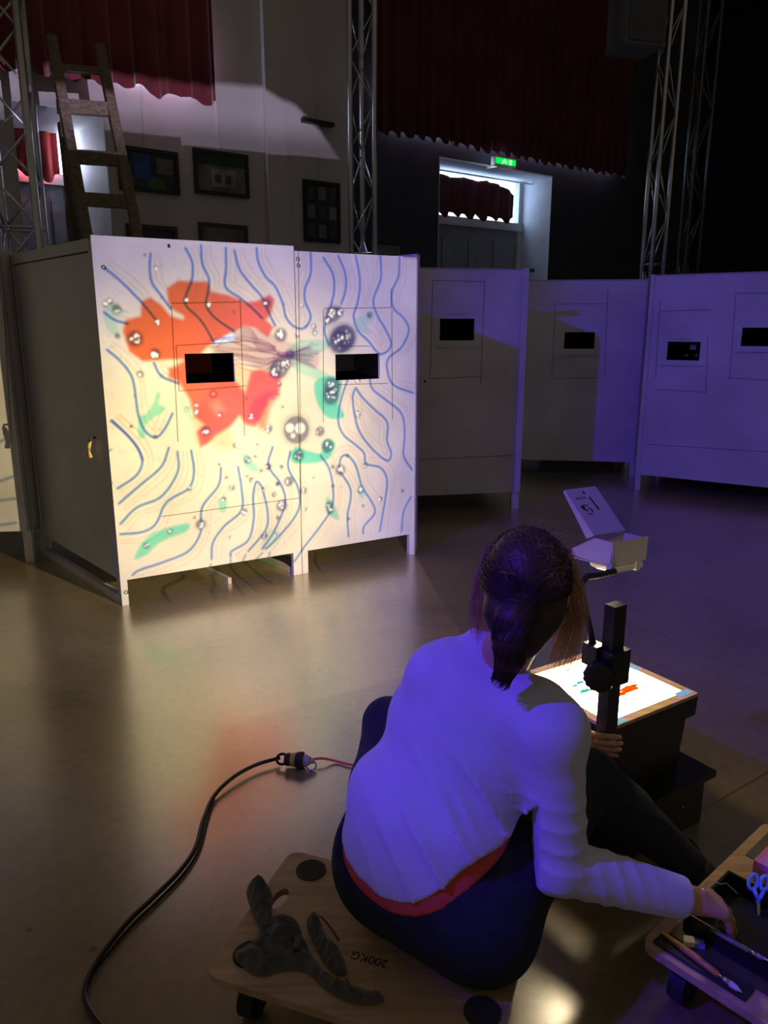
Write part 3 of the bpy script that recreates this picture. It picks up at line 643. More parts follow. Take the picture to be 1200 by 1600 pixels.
def strips(root, F, nrm, segs, w=.0035, m=None, name='hatch_joint', th=.0025):
    n = Vector(nrm)
    for (x0, y0), (x1, y1) in segs:
        bm = bmesh.new()
        p = Vector(F(x0, y0)); q = Vector(F(x1, y1)); d = (q-p); t = d.normalized(); s = t.cross(n).normalized()
        frame_box(bm, p-s*w/2-n*th, d, s*w, n*th); obj(name, bm, m or M['line'], root)
def leg(root, p, d, n, w=.05, t=.03, h=BOTZ, m=None, name='leg'):
    bm = bmesh.new(); frame_box(bm, Vector((p[0], p[1], 0)), Vector(d)*w, Vector(n)*t, (0, 0, h)); return obj(name, bm, m or M['panel'], root)
def norm2(a, b_):
    d = V(b_[0]-a[0], b_[1]-a[1], 0); d /= np.linalg.norm(d); n = V(-d[1], d[0], 0); return d, n

# the painted (projected-on) booth
dA, nA = norm2(BA0, BA1)
a0 = BOOTH(152, 372); a0 = V(BA0[0], BA0[1], 0)-dA*.012; aj = BOOTH(466, 640); aj = V(aj[0], aj[1], 0); a1 = V(BA1[0], BA1[1], 0)+dA*.02
root = thing('display_booth', 'white plywood booth lit by the projected drawing with red blots and blue contour lines', 'booth', (a0+a1)/2)
h1 = hole_px(BOOTH, a0, 291, 552, 365, 598); h2 = hole_px(BOOTH, aj, 524, 553, 593, 593)
hpanel(root, 'front_panel', a0, aj-dA*.002, BOTZ, TOPZ-.006, nA, .018, [h1], M['panel'])
hpanel(root, 'front_panel', aj+dA*.002, a1, BOTZ, TOPZ-.018, nA, .018, [h2], M['panel'])
add_slot_shade(root, BOOTH, a0, aj, h1, nA); add_slot_shade(root, BOOTH, aj, a1, h2, nA)
bm = bmesh.new(); frame_box(bm, a0+V(0, 0, TOPZ-.006)-nA*.004, (aj-a0)-dA*.004, nA*.03, (0, 0, .012)); obj('top_rail', bm, M['panel'], root)
bm = bmesh.new(); frame_box(bm, a1+V(0, 0, BOTZ-.11)+dA*.001, dA*.010, nA*.018, (0, 0, TOPZ-.03)); obj('edge_strip', bm, M['edge'], root)
BK = G(66, 866); BK = V(BK[0], BK[1], 0); dS = BK-a0; Ls = np.linalg.norm(dS); dS /= Ls; nS = V(dS[1], -dS[0], 0)     # side direction; nS points into the booth
if nS @ dA < 0: nS = -nS
SIDE = vplane(a0, a0+dS)
back0 = a0+dS*Ls; back1 = a1+dS*Ls
hpanel(root, 'rear_panel', back0, back1, BOTZ, TOPZ, -dS, .018, [], M['panel'])
hpanel(root, 'side_panel', a1, back1, BOTZ, TOPZ, -nS, .018, [], M['panel'])
bm = bmesh.new(); frame_box(bm, a0+V(0, 0, TOPZ-.032)+nA*.03, (a1-a0), dS*(Ls-.03), (0, 0, .008)); obj('roof_board', bm, M['panel'], root)
DG = mat('booth_side_paint', (.50, .49, .50), .55, var=.06, nscale=5)
bm = bmesh.new(); frame_box(bm, a0+nA*.018, dS*.035, nS*.04, (0, 0, TOPZ-.01)); obj('corner_post', bm, DG, root)
bm = bmesh.new(); frame_box(bm, back0-dS*.035, dS*.035, nS*.04, (0, 0, TOPZ-.01)); obj('corner_post', bm, DG, root)
bm = bmesh.new(); frame_box(bm, a0+dS*.035+V(0, 0, TOPZ-.06), dS*(Ls-.07), nS*.04, (0, 0, .055)); obj('top_bar', bm, DG, root)
bm = bmesh.new(); frame_box(bm, a0+dS*.035+V(0, 0, .0), dS*(Ls-.07), nS*.035, (0, 0, .045)); obj('floor_bar', bm, DG, root)
bm = bmesh.new(); frame_box(bm, a0+dS*.044+V(0, 0, BOTZ)+nS*.006, dS*(Ls-.095), nS*.02, (0, 0, TOPZ-.068-BOTZ)); door = obj('door', bm, DG, root, bevel=.002)
hp = SIDE(150, 684)
bm = bmesh.new(); add_tube(bm, [Vector(hp), Vector(hp)-Vector(nS)*.03, Vector(hp)-Vector(nS)*.035+Vector((0, 0, -.02))], .005, 8); obj('door_hook', bm, M['blackmet'], door, True)
bm = bmesh.new(); q = Vector(hp)-Vector(nS)*.03
add_tube(bm, [q+Vector((0, 0, -.015)), q+Vector(dS)*.022+Vector((0, 0, -.04)), q+Vector(dS)*.030+Vector((0, 0, -.07)), q+Vector(dS)*.012+Vector((0, 0, -.10))], [.007, .010, .006, .009], 7)
add_tube(bm, [q+Vector(dS)*.02+Vector((0, 0, -.055)), q+Vector(dS)*.045+Vector((0, 0, -.085))], [.006, .008], 7)
obj('knotted_tag', bm, mat('tan_cord', (.62, .45, .16), .7), door, True)
for px in (0,):
    leg(root, a0+dA*.0, dA, nA, .034, .03)
leg(root, aj-dA*.055, dA, nA, .052, .03); leg(root, aj+dA*.001, dA, nA, .036, .03); leg(root, a1-dA*.045, dA, nA, .045, .03)
for p, w in ((back1-dA*.05, .05), (back0+dA*.9, .05)): leg(root, p-dS*.03, dA, nA, w, .03, m=M['blackmet'])
# low stretchers under the floor of the booth
for s in (.62, 1.0):
    q = a0+dA*(s*np.linalg.norm(aj-a0)*.99); bm = bmesh.new(); frame_box(bm, q-dA*.03+dS*.05, dA*.02, dS*.55, (0, 0, .035)); obj('under_bar', bm, M['edge'], root)
strips(root, BOOTH, nA, [((268, 474), (376, 472)), ((375, 467), (382, 681)), ((268, 478), (278, 690)), ((275, 540), (379, 534)), ((275, 540), (280, 612)), ((280, 611), (384, 603)), ((466, 392), (471, 862)), ((252, 807), (468, 778))])
strips(root, BOOTH, nA, [((506, 482), (611, 481)), ((611, 451), (611, 481)), ((505, 484), (505, 660)), ((612, 484), (613, 655)), ((548, 541), (577, 541)), ((528, 601), (606, 599))])
bm = bmesh.new(); q = Vector(BOOTH(262, 387)); frame_box(bm, q-Vector(nA)*.004, Vector(dA)*.012, Vector(nA)*.004, (0, 0, .016)); obj('screw_plate', bm, M['blackmet'], root)
for px, py in ((162, 418), (197, 925), (465, 405), (466, 415)):
    bm = bmesh.new(); q = Vector(BOOTH(px, py)); n8 = 14; c_ = [q-Vector(nA)*.004+(Vector(dA)*math.cos(6.283*k/n8)+Vector((0, 0, 1))*math.sin(6.283*k/n8))*.009 for k in range(n8+1)]
    add_tube(bm, c_, .0018, 5); obj('ring_bolt', bm, M['blackmet'], root)

def simple_booth(label, F, g0, g1, slots, joints, post_w=.05, depth=1.0, group=None, legs=(0, 1), topz=TOPZ, botz=BOTZ):
    BOTZ = botz
    a = V(g0[0], g0[1], 0); b_ = V(g1[0], g1[1], 0); d, n = norm2(a, b_)
    root = thing('display_booth', label, 'booth', (a+b_)/2); hs = [hole_px(F, a, *s) for s in slots]
    hpanel(root, 'front_panel', a, b_, BOTZ, topz-.012, n, .018, hs, M['panel'])
    for h in hs: add_slot_shade(root, F, a, b_, h, n)
    bm = bmesh.new(); frame_box(bm, a+V(0, 0, topz-.012)-n*.003, b_-a, n*.03, (0, 0, .010)); obj('top_rail', bm, M['edge'], root)
    hpanel(root, 'side_panel', b_-d*.0, b_+n*depth, BOTZ, topz, -d, .018, [], M['panel']); hpanel(root, 'side_panel', a+n*depth, a, BOTZ, topz, d, .018, [], M['panel'])
    hpanel(root, 'rear_panel', a+n*depth, b_+n*depth, BOTZ, topz, -n, .018, [], M['panel'])
    bm = bmesh.new(); frame_box(bm, a+V(0, 0, topz-.030)+n*.03, b_-a, n*(depth-.03), (0, 0, .008)); obj('roof_board', bm, M['panel'], root)
    for k in legs:
        p = a if k == 0 else b_-d*post_w
        leg(root, p, d, n, post_w, .035, BOTZ)
        leg(root, p+n*(depth-.05), d, n, post_w, .035, BOTZ)
    strips(root, F, n, joints, m=M['line'])
    return root, a, b_, d, n
g0 = FL(-150, 836); g1 = FL(48, 829); FLB = float(FL(30, 830)[2]); FLT = float(FL(10, 389)[2]); print('FL', FLB, FLT)
simple_booth('booth at the left edge, mostly grey with a lit lower corner', FL, g0, g1, [], [((6, 480), (18, 690))], depth=.35, topz=FLT, botz=FLB)
q0, q1 = G(650, 775, BOTZ), G(797, 795)
P2 = vplane(q0, q1); g0 = P2(585, 780); g1 = P2(811, 765)
r2_, a, b_, d, n = simple_booth('dim booth directly right of the painted booth, one viewing slot', P2, g0, g1, [(687, 498, 742, 532)],
    [((676, 438), (757, 440)), ((757, 440), (751, 600)), ((676, 438), (672, 592)), ((672, 592), (751, 588)), ((655, 718), (808, 711))], post_w=.06)
strips(r2_, P2, n, [((681, 541), (750, 541))], w=.012, m=M['panel'], name='ledge', th=.014)
strips(r2_, P2, n, [((704, 491), (728, 491))], w=.008, name='slot_catch', m=M['edge'])
bm = bmesh.new(); q = Vector(P2(664, 596)); cyl(bm, q-Vector(n)*.006, Vector(n), .009, .006, 10); obj('peg_hole', bm, M['black'], r2_)
bm = bmesh.new(); frame_box(bm, b_-d*.05+V(0, 0, BOTZ)-n*.02, d*.05, n*.02, (0, 0, TOPZ-BOTZ)); obj('corner_post', bm, M['panel'], r2_, bevel=.003)
q0, q1 = G(815, 718, BOTZ), G(980, 722, BOTZ)
P3 = vplane(q0, q1); g0 = P3(760, 720); g1 = P3(993, 720)
r3_, a, b_, d, n = simple_booth('half shaded booth with one slot, behind the projector head', P3, g0, g1, [(881, 519, 930, 545)],
    [((868, 475), (950, 474)), ((950, 452), (944, 590)), ((862, 591), (942, 590)), ((868, 475), (862, 591))])
strips(r3_, P3, n, [((872, 554), (936, 553))], w=.010, m=M['panel'], name='ledge', th=.012); strips(r3_, P3, n, [((897, 515), (915, 515))], w=.008, name='slot_catch', m=M['edge'])
q0, q1 = G(1005, 742, BOTZ), G(1200, 762, BOTZ)
P4 = vplane(q0, q1); g0 = P4(993, 742); g1 = P4(1420, 785)
r4_, a, b_, d, n = simple_booth('violet lit booth at the right edge with two viewing slots', P4, g0, g1, [(1041, 534, 1095, 563), (1157, 512, 1212, 541)],
    [((1032, 486), (1115, 484)), ((1032, 470), (1024, 590)), ((1106, 526), (1103, 615)), ((1022, 608), (1102, 613)), ((1150, 458), (1140, 592)), ((1135, 590), (1230, 596)), ((1150, 458), (1235, 458)), ((1010, 694), (1200, 706))], post_w=.045, depth=.8)
strips(r4_, P4, n, [((1031, 569), (1100, 571))], w=.010, m=M['panel'], name='ledge', th=.012)
strips(r4_, P4, n, [((1150, 549), (1230, 549))], w=.010, m=M['panel'], name='ledge', th=.012)
strips(r4_, P4, n, [((1056, 530), (1080, 530)), ((1172, 551), (1196, 551))], w=.008, name='slot_catch', m=M['edge'])
bm = bmesh.new(); frame_box(bm, a+d*.0+V(0, 0, BOTZ)-n*.012, d*.035, n*.012, (0, 0, TOPZ-BOTZ)); obj('corner_post', bm, M['panel'], r4_, bevel=.003)
# small equipment seen through the left slot of that booth
p = P4(1073, 545); bm = bmesh.new(); frame_box(bm, Vector(p)+Vector(n)*.12+Vector((0, 0, -.01)), Vector(d)*.05, Vector(n)*.03, (0, 0, .045)); obj('slot_box', bm, M['greyplastic'], r4_)
for px in (1066, 1082):
    p = P4(px, 557); bm = bmesh.new(); frame_box(bm, Vector(p)+Vector(n)*.10, Vector(d)*.022, Vector(n)*.02, (0, 0, .012)); obj('slot_knob', bm, M['yellow'], r4_)
# black box added on the dim booth roof; its glowing strip imitates green reflections
s_ = P2(768, 408); root = thing('reflection_box', 'added black box with a glowing strip for green reflections on the dim booth roof', 'stand-in', Vector((s_[0], s_[1], TOPZ))+Vector((-.05, .5, .006)))
o_ = root.location; bm = bmesh.new(); frame_box(bm, o_, (.16, 0, 0), (0, .08, 0), (0, 0, .022)); frame_box(bm, o_+Vector((.2, 0, 0)), (.26, 0, 0), (0, .08, 0), (0, 0, .022)); frame_box(bm, o_+Vector((.14, .03, 0)), (.08, 0, 0), (0, .02, 0), (0, 0, .01)); obj('casing', bm, M['blackmet'], root)
bm = bmesh.new(); frame_box(bm, o_+Vector((.04, -.003, .008)), (.09, 0, 0), (0, .003, 0), (0, 0, .009)); obj('green_reflection', bm, mat('reflection_green', (0, .2, .05), emit=(.1, .9, .4), estr=.6), root)

# ------------------------------------------------------------------ overhead projector
rp_ = V(.842, .539, 0); fp_ = V(-.539, .842, 0); ZT = .42; NC = G(952, 1140, ZT); SZ = .36
cen = NC+(rp_+fp_)*SZ/2; cen = V(cen[0], cen[1], 0)
PZ = .165
root = thing('projector_platform', 'low black board on a black box, carrying the overhead projector', 'platform', cen)
bm = bmesh.new(); c0 = cen-rp_*.266-fp_*.207; frame_box(bm, c0+V(0, 0, PZ-.02), rp_*.532, fp_*.414, (0, 0, .02)); obj('board', bm, M['blackmet'], root, bevel=.003)
bm = bmesh.new(); frame_box(bm, c0+rp_*.03+fp_*.015, rp_*.472, fp_*.385, (0, 0, PZ-.02)); obj('box', bm, M['blackmet'], root, bevel=.003)
for t_ in (.35, .8):
    bm = bmesh.new(); q = c0+rp_*(.03+.472*t_)+fp_*.015+V(0, 0, .085); cyl(bm, Vector(q), -Vector(fp_), .004, .003, 8); obj('screw', bm, M['steel'], root)

ohp = thing('overhead_projector', 'black overhead projector with glowing stage and beige angled mirror head', 'projector', cen+V(0, 0, PZ))
def plate(z0, z1, in0, in1, m, name, bev=.004):
    bm = bmesh.new(); q = lambda i, z: [Vector(NC+rp_*x+fp_*y)*1 for x, y in ((i, i), (SZ-i, i), (SZ-i, SZ-i), (i, SZ-i))]
    lo_ = [bm.verts.new((p.x, p.y, z0)) for p in q(in0, z0)]; hi_ = [bm.verts.new((p.x, p.y, z1)) for p in q(in1, z1)]
    bm.faces.new(lo_[::-1]); bm.faces.new(hi_)
    for k in range(4): bm.faces.new((lo_[k], lo_[(k+1) % 4], hi_[(k+1) % 4], hi_[k]))
    return obj(name, bm, m, ohp, bevel=bev)
plate(PZ+.001, .355, .028, .018, M['blackmet'], 'lamp_housing')
plate(.355, ZT-.008, .002, .0, M['blackmet'], 'upper_body')
# wooden frame around the stage
fw = .026
for k, (x0, y0, dx, dy) in enumerate(((0, 0, SZ, fw), (0, SZ-fw, SZ, fw), (0, fw, fw, SZ-2*fw), (SZ-fw, fw, fw, SZ-2*fw))):
    bm = bmesh.new(); frame_box(bm, NC*V(1, 1, 0)+rp_*x0+fp_*y0+V(0, 0, ZT-.008), rp_*dx, fp_*dy, (0, 0, .010)); obj('frame_strip', bm, M['framewood'], ohp, bevel=.0015)
glow = mat('glowing_stage', (.9, .9, .85), .3, emit=(1.0, .84, .52), estr=14)
bm = bmesh.new(); frame_box(bm, NC*V(1, 1, 0)+rp_*fw+fp_*fw+V(0, 0, ZT-.008), rp_*(SZ-2*fw), fp_*(SZ-2*fw), (0, 0, .004)); obj('stage_glass', bm, glow, ohp)
def stagep(x, y, z=0): return Vector(NC*V(1, 1, 0)+rp_*x+fp_*y+V(0, 0, ZT+z))
for x, y, a_ in ((.045, .012, .0), (.325, .022, 0), (.34, .215, 1.571), (.02, .30, 1.571)):
    ux = Vector(rp_)*math.cos(a_)+Vector(fp_)*math.sin(a_); uy = Vector(fp_)*math.cos(a_)-Vector(rp_)*math.sin(a_)
    if a_ == 0: ux = Vector(rp_); uy = Vector(fp_)
    bm = bmesh.new(); c_ = stagep(x, y, .0022); frame_box(bm, c_-ux*.028-uy*.012, ux*.056, uy*.024, (0, 0, .0006)); obj('tape_strip', bm, M['tape'], ohp)
# post, carriage, knobs, arm
pc = NC*V(1, 1, 0)-rp_*.016-fp_*.004
bm = bmesh.new(); frame_box(bm, pc-rp_*.021-fp_*.016+V(0, 0, .37), rp_*.042, fp_*.032, (0, 0, .392)); obj('post', bm, M['blackmet'], ohp, bevel=.003)
bm = bmesh.new(); frame_box(bm, pc-rp_*.03-fp_*.03+V(0, 0, .560), rp_*.062, fp_*.05, (0, 0, .088)); obj('carriage', bm, M['blackmet'], ohp, bevel=.008)
bm = bmesh.new(); frame_box(bm, pc-rp_*.046+fp_*.010+V(0, 0, .60), rp_*.035, fp_*.045, (0, 0, .055)); obj('arm_clamp', bm, M['blackmet'], ohp, bevel=.012)
def knob(c, ax, r, h, name='focus_knob', fl=14):
    ax = Vector(ax).normalized(); u = ax.orthogonal().normalized(); v = ax.cross(u); bm = bmesh.new(); n = fl*4; rings = []
    for hh, sc_ in ((0, .92), (.15, 1), (.85, 1), (1, .9)):
        rings.append([bm.verts.new(Vector(c)+ax*h*hh+(u*math.cos(6.28318*k/n)+v*math.sin(6.28318*k/n))*r*sc_*(1+.045*math.cos(6.28318*k/4))) for k in range(n)])
    bm.faces.new(rings[0][::-1]); bm.faces.new(rings[-1])
    for a, b2 in zip(rings[:-1], rings[1:]):
        for k in range(n): bm.faces.new((a[k], a[(k+1) % n], b2[(k+1) % n], b2[k]))
    return obj(name, bm, M['blackmet'], ohp)
kn = pc-rp_*.036+fp_*.0+V(0, 0, .588)
knob(kn, -rp_*.8-fp_*.45, .037, .030)
bm = bmesh.new(); cyl(bm, Vector(pc-rp_*.01+fp_*.02+V(0, 0, .595)), Vector(fp_), .03, .02, 20); obj('rear_knob', bm, M['blackmet'], ohp, True)
hf = V(-.46, .888, 0); hr = V(.888, .46, 0); C0 = G(956, 887, .800)
SP = vplane(C0, C0+hf); BPn = vplane(C0, C0+hr); HW = .112
pa = pc-rp_*.03+fp_*.03+V(0, 0, .64); pb = G(905, 912, .785)
bm = bmesh.new(); add_tube(bm, [pa, pa*.5+np.array(pb)*.5, pb], .0085, 10); obj('lower_arm', bm, M['blackmet'], ohp, True)
bm = bmesh.new(); pe = C0+hr*.01+hf*.0+V(0, 0, -.012); add_tube(bm, [np.array(pb)+V(.002, .0, -.012), np.array(pb)+V(.004, 0, 0), np.array(pb)*.8+np.array(pe)*.2+V(0, 0, .012), np.array(pb)*.5+np.array(pe)*.5+V(0, 0, .006), pe], .009, 10); obj('upper_arm', bm, M['blackmet'], ohp, True)
# head housing: two folded side plates, back plate, shelf
side = [SP(*p) for p in ((957.7, 848), (929, 840.6), (880.5, 863), (881, 868.5), (893, 866.5), (953, 886))]
for off in (0, HW-.003):
    bm = bmesh.new(); prism(bm, [p+hr*off for p in side], Vector(hr)*.003); obj('side_plate', bm, M['beige'], ohp)
bk = [BPn(*p) for p in ((957.7, 848), (1013, 838), (1009, 874.5), (957.7, 886))]
bm = bmesh.new(); prism(bm, bk, Vector(hf)*.003); obj('back_plate', bm, M['beige'], ohp)
zb = float(side[-1][2])
bm = bmesh.new(); prism(bm, [side[-1]+hf*.0, side[-1]+hr*HW, side[3]+hr*HW*1, side[3]], (0, 0, .003)); obj('shelf_plate', bm, M['beige'], ohp)
bk2 = [BPn(*p) for p in ((957, 889), (1007, 878), (1007, 887), (956, 899))]
bm = bmesh.new(); prism(bm, [p+hf*.006 for p in bk2], Vector(hf)*.012); obj('lens_bracket', bm, M['beige'], ohp)
for q in (0.0, HW-.024):
    bm = bmesh.new(); frame_box(bm, C0+hr*q+V(0, 0, -.022), hr*.012, hf*.02, (0, 0, .03)); obj('bracket_lug', bm, M['beige'], ohp)
lc = C0+hf*.075+hr*HW/2; bm = bmesh.new(); cyl(bm, Vector(V(lc[0], lc[1], zb-.022)), (0, 0, 1), .045, .024, 32, .047); obj('lens_ring', bm, M['beige'], ohp, True)
bm = bmesh.new(); cyl(bm, Vector(V(lc[0], lc[1], zb-.025)), (0, 0, 1), .038, .004, 32); obj('lens', bm, mat('lens_glass', (.5, .5, .45), .05, emit=(1, .80, .50), estr=110), ohp, True)
# tilted mirror lid
Tl = SP(881.5, 767); Bl = SP(927, 838); up_ = Tl-Bl; Lm = np.linalg.norm(up_); up_ /= Lm; nm = np.cross(hr, up_); nm /= np.linalg.norm(nm)
if nm @ (O-Bl) < 0: nm = -nm
lid = mat('lid_beige', (.50, .46, .44), .5, var=.04)
bm = bmesh.new(); frame_box(bm, Bl, hr*HW, up_*Lm, nm*.004); ml = obj('mirror_lid', bm, lid, ohp)
bm = bmesh.new(); frame_box(bm, Bl+hr*.006-nm*.003+up_*.01, hr*(HW-.012), up_*(Lm-.015), nm*.002); obj('mirror', bm, mat('mirror_glass', (.9, .9, .9), .02, 1.0, var=0), ohp)
for off in (0, HW-.002):
    bm = bmesh.new(); prism(bm, [Bl+hr*off, Bl+hr*off+up_*Lm, Bl+hr*off+up_*Lm-nm*.006, Bl+hr*off+up_*.012-nm*.026], Vector(hr)*.002); obj('lid_flange', bm, M['beige'], ohp)
lp = lambda a, b2: Vector(Bl+hr*HW*a+up_*Lm*b2+nm*.0041)
def print_(poly, name='printed_mark'):
    bm = bmesh.new(); prism(bm, [lp(*q) for q in poly], Vector(nm)*.0004); obj(name, bm, M['black'], ml)
print_([(.56, .78), (.61, .79), (.66, .50), (.61, .49)]); print_([(.47, .90), (.53, .93), (.54, .87), (.48, .86)])
for x in (.16, .24, .33, .41): print_([(x, .80), (x+.03, .82), (x+.05, .76), (x+.02, .75)])
print_([(.14, .60), (.22, .64), (.27, .60), (.24, .56), (.30, .50), (.26, .49), (.18, .54)]); print_([(.26, .64), (.38, .62), (.39, .60), (.27, .62)]); print_([(.34, .58), (.43, .53), (.42, .46), (.38, .45), (.39, .52), (.33, .56)]); print_([(.22, .46), (.36, .43), (.36, .41), (.22, .44)])
# painted sheet lying on the stage
def tmat(name, c):
    m = bpy.data.materials.new(name); m.use_nodes = True; t = m.node_tree; t.nodes.clear(); o = t.nodes.new('ShaderNodeOutputMaterial'); tr = t.nodes.new('ShaderNodeBsdfTransparent'); gl = t.nodes.new('ShaderNodeBsdfGlossy'); gl.inputs['Roughness'].default_value = .1
    tr.inputs[0].default_value = c+(1,); mxs = t.nodes.new('ShaderNodeMixShader'); mxs.inputs[0].default_value = .04; t.links.new(tr.outputs[0], mxs.inputs[1]); t.links.new(gl.outputs[0], mxs.inputs[2]); t.links.new(mxs.outputs[0], o.inputs[0]); return m
sheet = thing('painted_sheet', 'clear sheet with wet orange and turquoise paint on the glowing stage', 'sheet', stagep(.18, .18, .0025))
bm = bmesh.new(); frame_box(bm, stagep(.02, .02, .0022), Vector(rp_)*.32, Vector(fp_)*.32, (0, 0, .0004)); obj('clear_film', bm, tmat('clear_film', (.97, .98, .98)), sheet)
def blot(cx_, cy_, rx, ry, c, seed, jag=.35, rot=0.):
    r = random.Random(seed); n = 30; ph = [r.uniform(0, 6.28) for _ in range(5)]; pts = []
    for k in range(n):
        a = 6.28318*k/n; q = 1+jag*(math.sin(3*a+ph[0])*.4+math.sin(5*a+ph[1])*.35+math.sin(9*a+ph[2])*.25); x = rx*q*math.cos(a); y = ry*q*math.sin(a)
        pts.append(stagep(cx_+x*math.cos(rot)-y*math.sin(rot), cy_+x*math.sin(rot)+y*math.cos(rot), .0028))
    bm = bmesh.new(); prism(bm, pts, (0, 0, .0006)); obj('paint_blot', bm, c, sheet)
om = tmat('orange_paint', (.34, .105, .015)); tm_ = tmat('turquoise_paint', (.05, .24, .25))
def sxy(px, py):
    p = G(px, py, ZT)-NC; return float(p @ rp_), float(p @ fp_)
for px, py, rx, ry, c, sd in ((962, 1070, .018, .008, om, 1), (984, 1077, .034, .015, om, 2), (972, 1085, .024, .009, om, 3), (991, 1068, .006, .003, om, 9), (957, 1078, .005, .003, om, 10), (906, 1068, .016, .006, tm_, 4), (914, 1081, .022, .008, tm_, 5), (898, 1073, .013, .005, tm_, 6), (890, 1060, .006, .002, tm_, 7), (968, 1060, .004, .002, tm_, 8)):
    x, y = sxy(px, py); blot(x, y, rx, ry, c, sd)

# ------------------------------------------------------------------ furniture dollies
def board_with_hole(name, o, ex, ey, z0, z1, rad, holes, m, parent):
    """rounded board; holes = [(cx,cy,rx,ry)] in board units (metres along ex,ey)"""
    ex = Vector(ex); ey = Vector(ey); lx, ly = ex.length, ey.length; ux, uy = ex/lx, ey/ly; bm = bmesh.new(); loops = []
    pts = []
    for cx_, cy_, a0_ in ((lx-rad, ly-rad, 0), (rad, ly-rad, 1.5708), (rad, rad, 3.1416), (lx-rad, rad, 4.7124)):
        for k in range(7): a = a0_+1.5708*k/6; pts.append((cx_+rad*math.cos(a), cy_+rad*math.sin(a)))
    loops.append(pts)
    for cx_, cy_, rx, ry in holes: loops.append([(cx_+rx*math.cos(6.28318*k/24), cy_+ry*math.sin(6.28318*k/24)) for k in range(24)])
    edges = []
    for lp_ in loops:
        vs_ = [bm.verts.new(Vector((o[0], o[1], z0))+ux*x+uy*y) for x, y in lp_]
        for k in range(len(vs_)): edges.append(bm.edges.new((vs_[k], vs_[(k+1) % len(vs_)])))
    bmesh.ops.triangle_fill(bm, edges=edges, use_beauty=True, use_dissolve=False)
    r = bmesh.ops.extrude_face_region(bm, geom=list(bm.faces)); bmesh.ops.translate(bm, vec=(0, 0, z1-z0), verts=[v for v in r['geom'] if isinstance(v, bmesh.types.BMVert)])
    return obj(name, bm, m, parent)
def text_mesh(body, size, m, parent, mw, name='printed_lettering'):
    cu = bpy.data.curves.new('t', 'FONT'); cu.body = body; cu.size = size; cu.extrude = .0004; o = bpy.data.objects.new('t', cu); COL.objects.link(o)
    dg = bpy.context.evaluated_depsgraph_get(); me = bpy.data.meshes.new_from_object(o.evaluated_get(dg)); bpy.data.objects.remove(o)
    me.transform(mw); me.materials.clear(); return link_mesh(name, me, m, parent)
def dolly(label, o, u, v, lx, ly, ztop, pads, holes, cat='dolly'):
    root = thing('furniture_dolly', label, cat, Vector((o[0], o[1], 0))+Vector(u)*lx/2+Vector(v)*ly/2); u = Vector(u); v = Vector(v); oo = Vector((o[0], o[1], 0))
    board_with_hole('board', oo, u*lx, v*ly, ztop-.018, ztop, .03, holes, M['ply'], root)
    for x, y in pads:
        bm = bmesh.new(); cyl(bm, oo+u*x+v*y+Vector((0, 0, ztop)), (0, 0, 1), .036, .0025, 32); obj('grip_pad', bm, M['pad'], root)
    for x, y in ((.07, .06), (lx-.07, .06), (.07, ly-.06), (lx-.07, ly-.06)):
        c = oo+u*x+v*y; r_ = .042
        bm = bmesh.new(); frame_box(bm, c-u*.04-v*.03+Vector((0, 0, ztop-.022)), u*.08, v*.06, (0, 0, .004)); frame_box(bm, c-u*.022-v*.012+Vector((0, 0, .035)), u*.004, v*.05, (0, 0, ztop-.055)); frame_box(bm, c+u*.018-v*.012+Vector((0, 0, .035)), u*.004, v*.05, (0, 0, ztop-.055)); cs_ = obj('caster', bm, M['blackmet'], root)
        bm = bmesh.new(); cyl(bm, c-u*.017+v*.012+Vector((0, 0, r_)), u, r_, .034, 24); obj('wheel', bm, M['rubber'], cs_)
    return root
D0 = G(318, 1522, .14); e1 = V(.942, -.335, 0); e2 = V(.335, .942, 0)
LX, LY = .60, .40
def dxy(px, py):
    p = G(px, py, .14)-D0; return float(p @ e1), float(p @ e2)
dol = dolly('plywood furniture dolly with round black pads under the seated person', D0, e1, e2, LX, LY, .14,
    [dxy(486, 1360), dxy(391, 1492), dxy(754, 1582), (LX-.06, LY-.07)], [(*dxy(437, 1404), .016, .034), (*dxy(800, 1500), .016, .034)])
x_, y_ = dxy(608, 1502)
mw = Matrix.Translation(Vector(D0*V(1, 1, 0)+e1*x_+e2*(y_)+V(0, 0, .1402))) @ Matrix(((-e1[0], -e2[0], 0, 0), (-e1[1], -e2[1], 0, 0), (0, 0, 1, 0), (0, 0, 0, 1)))
text_mesh('200KG', .028, M['black'], dol, mw)
T0 = G(1000, 1472, .14); u2 = V(.75, .66, 0); u2 /= np.linalg.norm(u2); v2 = V(.66, -.75, 0); v2 /= np.linalg.norm(v2)
# second board, tools on it; its own axes
def txy(px, py, z=.14):
    p = G(px, py, z)-T0; return float(p @ u2), float(p @ v2)
def tp(x, y, z): return Vector(T0*V(1, 1, 0)+u2*x+v2*y+V(0, 0, z))
v2r = Vector(v2)
dol2 = dolly('plywood board on castors at the right edge, covered with painting tools', T0+v2*.42, -v2, u2, .42, .62, .14, [], [], cat='dolly')
mb = mat('dark_mat', (.035, .034, .032), .7)
def slab(name, label, cat, x0, y0, x1, y1, z0, h, m, ang=0, bev=.002, group=None):
    c = tp((x0+x1)/2, (y0+y1)/2, z0); bm = bmesh.new(); ux = (Vector(u2)*math.cos(ang)+Vector(v2)*math.sin(ang)); uy = (Vector(v2)*math.cos(ang)-Vector(u2)*math.sin(ang)); w = x1-x0; d = y1-y0
    frame_box(bm, c-ux*w/2-uy*d/2, ux*w, uy*d, (0, 0, h)); o = obj(name, bm, m, None, bevel=bev); return tag(o, label, cat, group)
x, y = txy(1043, 1490); print('tray', x, y)
